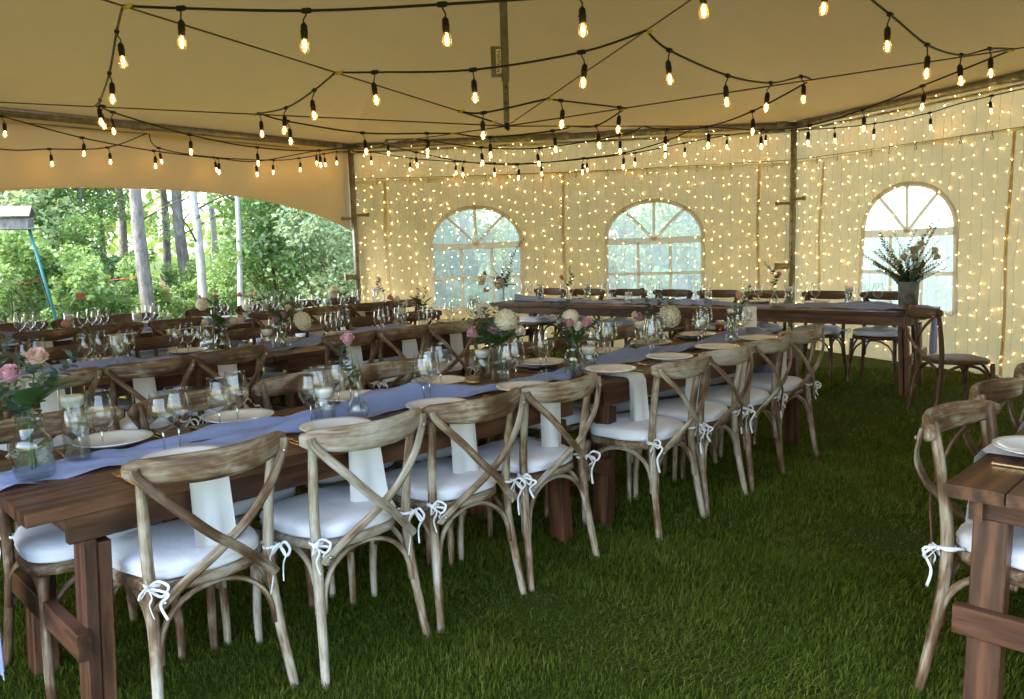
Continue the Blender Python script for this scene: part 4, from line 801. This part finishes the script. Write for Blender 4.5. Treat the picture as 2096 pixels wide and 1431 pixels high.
# ------------------------------------------------------------------ grass
def grass():
    pts = []
    def zone(N, r0, r1, a0, a1):
        rr = np.sqrt(RNG.uniform(r0*r0, r1*r1, N)); a = RNG.uniform(a0, a1, N); return np.stack([rr*np.sin(a), rr*np.cos(a)], 1)
    A0, A1_ = math.radians(-36), math.radians(37)
    P = np.concatenate([zone(110000, 2.0, 3.8, A0, A1_), zone(120000, 3.6, 6.2, A0, A1_), zone(80000, 6.2, 9.5, A0, A1_), zone(50000, 9.5, 16, A0, math.radians(6))])
    N = len(P); d = np.hypot(P[:, 0], P[:, 1]); clump = .5+.5*np.sin(P[:, 0]*5.1+np.sin(P[:, 1]*3.7)*2)*np.sin(P[:, 1]*4.3+np.sin(P[:, 0]*2.9)*2)
    h = RNG.uniform(.014, .038, N)*(.75+.5*clump)*(1+.02*d); w = (.0008+.00035*d)*RNG.uniform(.8, 1.3, N); az = RNG.uniform(0, 2*np.pi, N); lean = RNG.uniform(.1, .95, N)*h
    patch = .5+.5*np.sin(P[:, 0]*.9+np.sin(P[:, 1]*1.3)*1.7+1.0)*np.sin(P[:, 1]*1.1+np.sin(P[:, 0]*.8)*1.5); tramp = (np.sin(P[:, 0]*2.3+np.cos(P[:, 1]*1.9)*1.4)*np.sin(P[:, 1]*2.7+P[:, 0]*.6) > .55); h = np.where(tramp, h*.6, h*(.8+.45*patch)); lean = np.where(tramp, lean*1.5, lean)
    swirl = np.sin(P[:, 0]*1.3)+np.cos(P[:, 1]*1.1); az = np.where(RNG.random(N) < .5, swirl+RNG.normal(0, .6, N), az)
    dx, dy = np.cos(az), np.sin(az); px, py = -np.sin(az+RNG.normal(0, .5, N)), np.cos(az)
    z0 = np.zeros(N)-.004
    b = np.stack([P[:, 0], P[:, 1], z0], 1); side = np.stack([px*w, py*w, np.zeros(N)], 1); m = b+np.stack([dx*lean*.3, dy*lean*.3, h*.6], 1); tip = b+np.stack([dx*lean, dy*lean, h], 1)
    V = np.stack([b-side, b+side, m+side*.8, m-side*.8, tip], 1).reshape(-1, 3); i = np.arange(N)*5
    F = np.concatenate([np.stack([i, i+1, i+2], 1), np.stack([i, i+2, i+3], 1), np.stack([i+3, i+2, i+4], 1)])
    var = np.clip(RNG.normal(.42, .17, N)+.22*(clump-.5)+.22*(patch-.5)+(RNG.random(N) < .02+.05*tramp)*.45, 0, 1)
    o = link('grass', npmesh('grass', V, F, MAT['grass'], np.repeat(var, 5))); setp(o, 'short mown green grass under the marquee', 'grass', None, 'stuff')
grass()
# ------------------------------------------------------------------ woodland
def leaf_cloud(name, centers, size, mat, up=.35, var0=None):
    N = len(centers); n = RNG.normal(0, 1, (N, 3)); n[:, 2] = np.abs(n[:, 2])+up; n /= np.linalg.norm(n, axis=1)[:, None]
    t = np.cross(n, RNG.normal(0, 1, (N, 3))); t /= np.linalg.norm(t, axis=1)[:, None]; b = np.cross(n, t); s = (size*RNG.uniform(.6, 1.3, N))[:, None]
    c = centers; V = np.stack([c-t*s, c-t*s*.25+b*s*.62-n*s*.10, c+t*s, c-t*s*.25-b*s*.62-n*s*.10], 1).reshape(-1, 3); i = np.arange(N)*4
    var = np.clip(RNG.normal(.5, .2, N), 0, 1) if var0 is None else var0
    return npmesh(name, V, np.stack([i, i+1, i+2, i+3], 1), mat, np.repeat(var, 4))
def blob_points(N, lobes):
    L = np.array([l[:3] for l in lobes]); R = np.array([l[3] for l in lobes]); wts = R**2; k = RNG.choice(len(L), N, p=wts/wts.sum()); d = RNG.normal(0, 1, (N, 3)); d /= np.linalg.norm(d, axis=1)[:, None]
    return L[k]+d*(R[k]*RNG.uniform(.35, 1.0, N)**.5)[:, None]
def shrub_kit(seed, h, w, N, mat, ls):
    r = random.Random(seed); lob = []
    for i in range(14):
        q = r.random(); z = h*(.15+.85*q); lob.append((r.uniform(-w, w)*(1-.45*q), r.uniform(-w, w)*(1-.45*q), z, r.uniform(.18, .34)*h*.6))
    crown = leaf_cloud('crown', blob_points(N, lob), ls, mat); mb = MB()
    for l in lob[:9]: mb.tube(smooth_path([(r.uniform(-.1, .1), r.uniform(-.1, .1), -.05), (l[0]*.35, l[1]*.35, l[2]*.5), l[:3]], 4), [.016-.0012*i for i in range(9)], 5)
    return crown, mb.mesh('stems', MAT['twig'])
SHR = [shrub_kit(1, 1.9, 1.0, 2900, MAT['leaf_a'], .05), shrub_kit(2, 2.5, 1.0, 3200, MAT['leaf_b'], .055), shrub_kit(3, 1.5, 1.1, 2900, MAT['leaf_a'], .048), shrub_kit(4, 3.4, 1.2, 5200, MAT['leaf_b'], .06), shrub_kit(5, 2.9, 1.3, 4200, MAT['leaf_c'], .055)]
def gp(u, Y): d = ray(u, 620); return Vector((d.x/d.y*Y, Y, 0))
shrubs = [(20, 13.5, 0, 1.0), (110, 13.2, 2, 1.1), (205, 13.8, 0, .8), (300, 14.2, 2, .7), (395, 15.0, 2, .6), (480, 14.4, 2, .7), (570, 14.2, 1, 1.0), (640, 14.0, 4, .85), (700, 14.6, 4, .9), (-60, 13.6, 0, 1.1),
          (60, 15.5, 4, 1.0), (160, 15.8, 1, .85), (260, 16.5, 0, .8), (350, 17.5, 2, .8), (440, 17.0, 2, .9), (540, 16.0, 3, .85), (620, 16.5, 4, .85), (690, 16.8, 4, 1.0), (-20, 16.0, 4, .9), (760, 15.5, 1, 1.0), (830, 15.2, 0, 1.1), (910, 15.5, 1, 1.0), (990, 15.8, 2, 1.2), (1070, 15.4, 0, 1.1), (1150, 15.8, 1, 1.0), (1240, 15.3, 0, 1.2), (1330, 15.8, 2, 1.2), (1420, 15.5, 1, 1.0), (1500, 16.2, 0, 1.1)]
SW = ['low leafy green shrub', 'upright hazel-like shrub', 'spreading low green bush', 'tall dense green shrub', 'pale silvery-leaved shrub']
for i, (u, Y, k, s) in enumerate(shrubs):
    wh = 'in the front rank' if i < 10 else ('in the second rank' if u < 730 else 'through the back windows')
    pos = ['at the far left', 'left of the feeder pole', 'under the red cord', 'before the thick tree', 'before the white birch', 'before the thin sapling', 'right of the sapling', 'left of the back pole', 'beside the back pole', 'outside the left edge'][i % 10] if i < 20 else ORD[i-20]+' from the left'
    t = thing('shrub', f'{SW[k]} {pos} {wh}', 'shrub', gp(u, Y), i*1.7, 'shrubs at the wood edge'); t.scale = (s, s, s)
    link('crown', SHR[k][0], t); link('stems', SHR[k][1], t)
CROWN = [leaf_cloud('crown', blob_points(5200, [(RNG.uniform(-1.3, 1.3), RNG.uniform(-1.3, 1.3), RNG.uniform(-1.4, 2.4), RNG.uniform(.35, .75)) for _ in range(16)]), .055, MAT[m]) for m in ('leaf_c', 'leaf_b', 'leaf_c')]
def tree(u, Y, r, mat, label, cz=4.2, kk=0, cs=1.0, lean=0.0, low=()):
    p = gp(u, Y); t = thing('birch_tree' if mat == 'birch' else 'tree', label, 'tree', p, 0, 'trees beyond the open side'); rr = random.Random(int(u))
    path = [Vector((lean*z+.04*math.sin(z*1.3+u), .03*math.sin(z+u), z-.05)) for z in np.linspace(0, 9, 15)]; MB().tube(path, [r*(1.12-.06*i) if i else r*1.35 for i in range(15)], 12).obj('trunk', MAT[mat], t)
    c = link('crown', CROWN[kk % 3], t, None, (lean*cz, 0, cz+1.2), (0, 0, rr.random()*6), cs)
    for k in range(7):
        z = rr.uniform(1.6, 5.5); a = rr.uniform(0, 6.28); L = rr.uniform(.8, 1.8); b0 = Vector((lean*z, 0, z)); MB().tube(smooth_path([b0, b0+Vector((math.cos(a)*L*.5, math.sin(a)*L*.5, L*.25)), b0+Vector((math.cos(a)*L, math.sin(a)*L, L*rr.uniform(.2, .8)))], 4), [.02*(1-.1*i) for i in range(9)], 5).obj('limb', MAT['twig'], t)
    for (dx, dy, z, s) in low: link('crown', CROWN[(kk+1) % 3], t, None, (dx, dy, z), (0, 0, rr.random()*6), s)
tree(297, 13.2, .105, 'bark', 'thick grey-barked tree standing left of the white birch', 5.5, 0, 1.0, .02)
tree(420, 13.5, .072, 'birch', 'slim white birch leaning a little, left of the thinner birch', 5.2, 0, .9, -.04, ((-.3, .4, 3.6, .5),))
tree(495, 13.3, .043, 'birch', 'thin pale sapling in front of the dense green shrub', 4.6, 1, .8, 0.0)
tree(385, 18.5, .13, 'bark', 'grey trunk close behind the white birch', 5.5, 2, 1.1, -.01); tree(350, 20.5, .10, 'bark', 'grey trunk between the thick tree and the birch, farther back', 5.6, 0, 1.1)
tree(180, 17.5, .06, 'bark', 'thin sapling trunk rising right of the bird feeder', 3.6, 0, 1.0, .0, ((.2, -.3, 2.7, .55), (-.6, 0, 3.2, .6))); tree(118, 18.5, .13, 'bark', 'dark grey trunk half hidden behind the feeder pole', 3.7, 2, 1.15, 0, ((-.6, -.4, 2.8, .6),))
tree(222, 19, .07, 'bark', 'slender grey stem left of the thick tree', 3.8, 2, 1.1, .02, ((.3, 0, 3.0, .6),)); tree(40, 17, .09, 'bark', 'leafy tree behind the bird feeder at the left edge', 3.4, 0, 1.2, 0, ((.5, 0, 2.6, .6), (-.6, .3, 3.0, .7))); tree(262, 22, .12, 'bark', 'far grey trunk just left of the thick tree', 5.2, 2, 1.3)
tree(660, 18, .07, 'bark', 'dark thin trunk near the right end of the opening', 3.6, 1, 1.1, .03, ((0, 0, 2.8, .7),)); tree(590, 19, .08, 'bark', 'thin trunk in the dense foliage right of the saplings', 3.8, 1, 1.2, 0, ((.4, 0, 2.9, .7),)); tree(560, 22, .11, 'birch', 'far pale trunk behind the dense shrub', 5.0, 2, 1.3); tree(445, 21, .09, 'birch', 'far pale trunk right of the white birch', 5.5, 2, 1.2); tree(-70, 17, .12, 'bark', 'tree outside the left edge of the picture', 3.6, 2, 1.2, 0, ((.6, 0, 2.8, .7),))
for i, (u, Y) in enumerate(((955, 19), (1075, 22), (1280, 18.5), (1395, 20), (1190, 24))): tree(u, Y, .14, 'bark', f'trunk seen dimly through the back windows, {ORD[i]} placed', 4.6, i, 1.3)
# the far wood reads as one mass
N = 26000; az = RNG.uniform(math.radians(-40), math.radians(16), N); rr_ = RNG.uniform(25, 40, N); zz = RNG.uniform(0, 1, N)**1.2*9.5
cl = np.sin(az*37)+np.sin(zz*1.7+az*21)+np.sin(rr_*.9); keep = (cl+RNG.normal(0, .6, N) > -.7); C = np.stack([np.sin(az)*rr_, np.cos(az)*rr_, zz], 1)[keep]
setp(link('far_wood', leaf_cloud('far_wood', C, .19, MAT['leaf_far'])), 'bright mass of far woodland leaves beyond the trees', 'wood', None, 'stuff')
# bird feeder on a teal pole, red cord
fp = gp(60, 12.6); ft = facing(60, 470, fp); fd = thing('bird_feeder', 'old grey wooden bird feeder box on a leaning teal pole', 'bird feeder', fp)
top = ft-fp; MB().tube([Vector((.36, .2, .1)), top+Vector((0, 0, .0))], .022, 8).obj('pole', MAT['teal'], fd)
R = Matrix.Rotation(.25, 3, 'Z')
def fb(c, d, name, rx=0): 
    M3 = R @ Matrix.Rotation(rx, 3, 'X'); MB().box(top+R @ Vector(c), d, M3, .004).obj(name, MAT['old_wood'], fd, False)
fb((-.12, 0, .012), (.46, .36, .022), 'tray'); fb((-.16, -.02, .10), (.40, .26, .15), 'box'); fb((-.17, -.13, .275), (.50, .24, .022), 'roof_board', .75); fb((-.17, .05, .275), (.50, .24, .022), 'roof_board', -.75)
rc = thing('red_cord', 'red cord strung through the shrubs behind the feeder', 'cord', gp(60, 13.5)); o = gp(60, 13.5); MB().tube([facing(u, v, gp(u, 13.5))-o for u, v in ((-20, 584), (60, 578), (115, 572), (180, 580), (240, 572), (290, 566))], .006, 6).obj('cord', MAT['red'], rc)
rc2 = thing('red_cord', 'short slanting red cord right of the thick grey tree', 'cord', gp(335, 13.2)); o = gp(335, 13.2); MB().tube([facing(u, v, gp(u, 13.2))-o for u, v in ((328, 572), (346, 608))], .008, 6).obj('cord', MAT['red'], rc2)
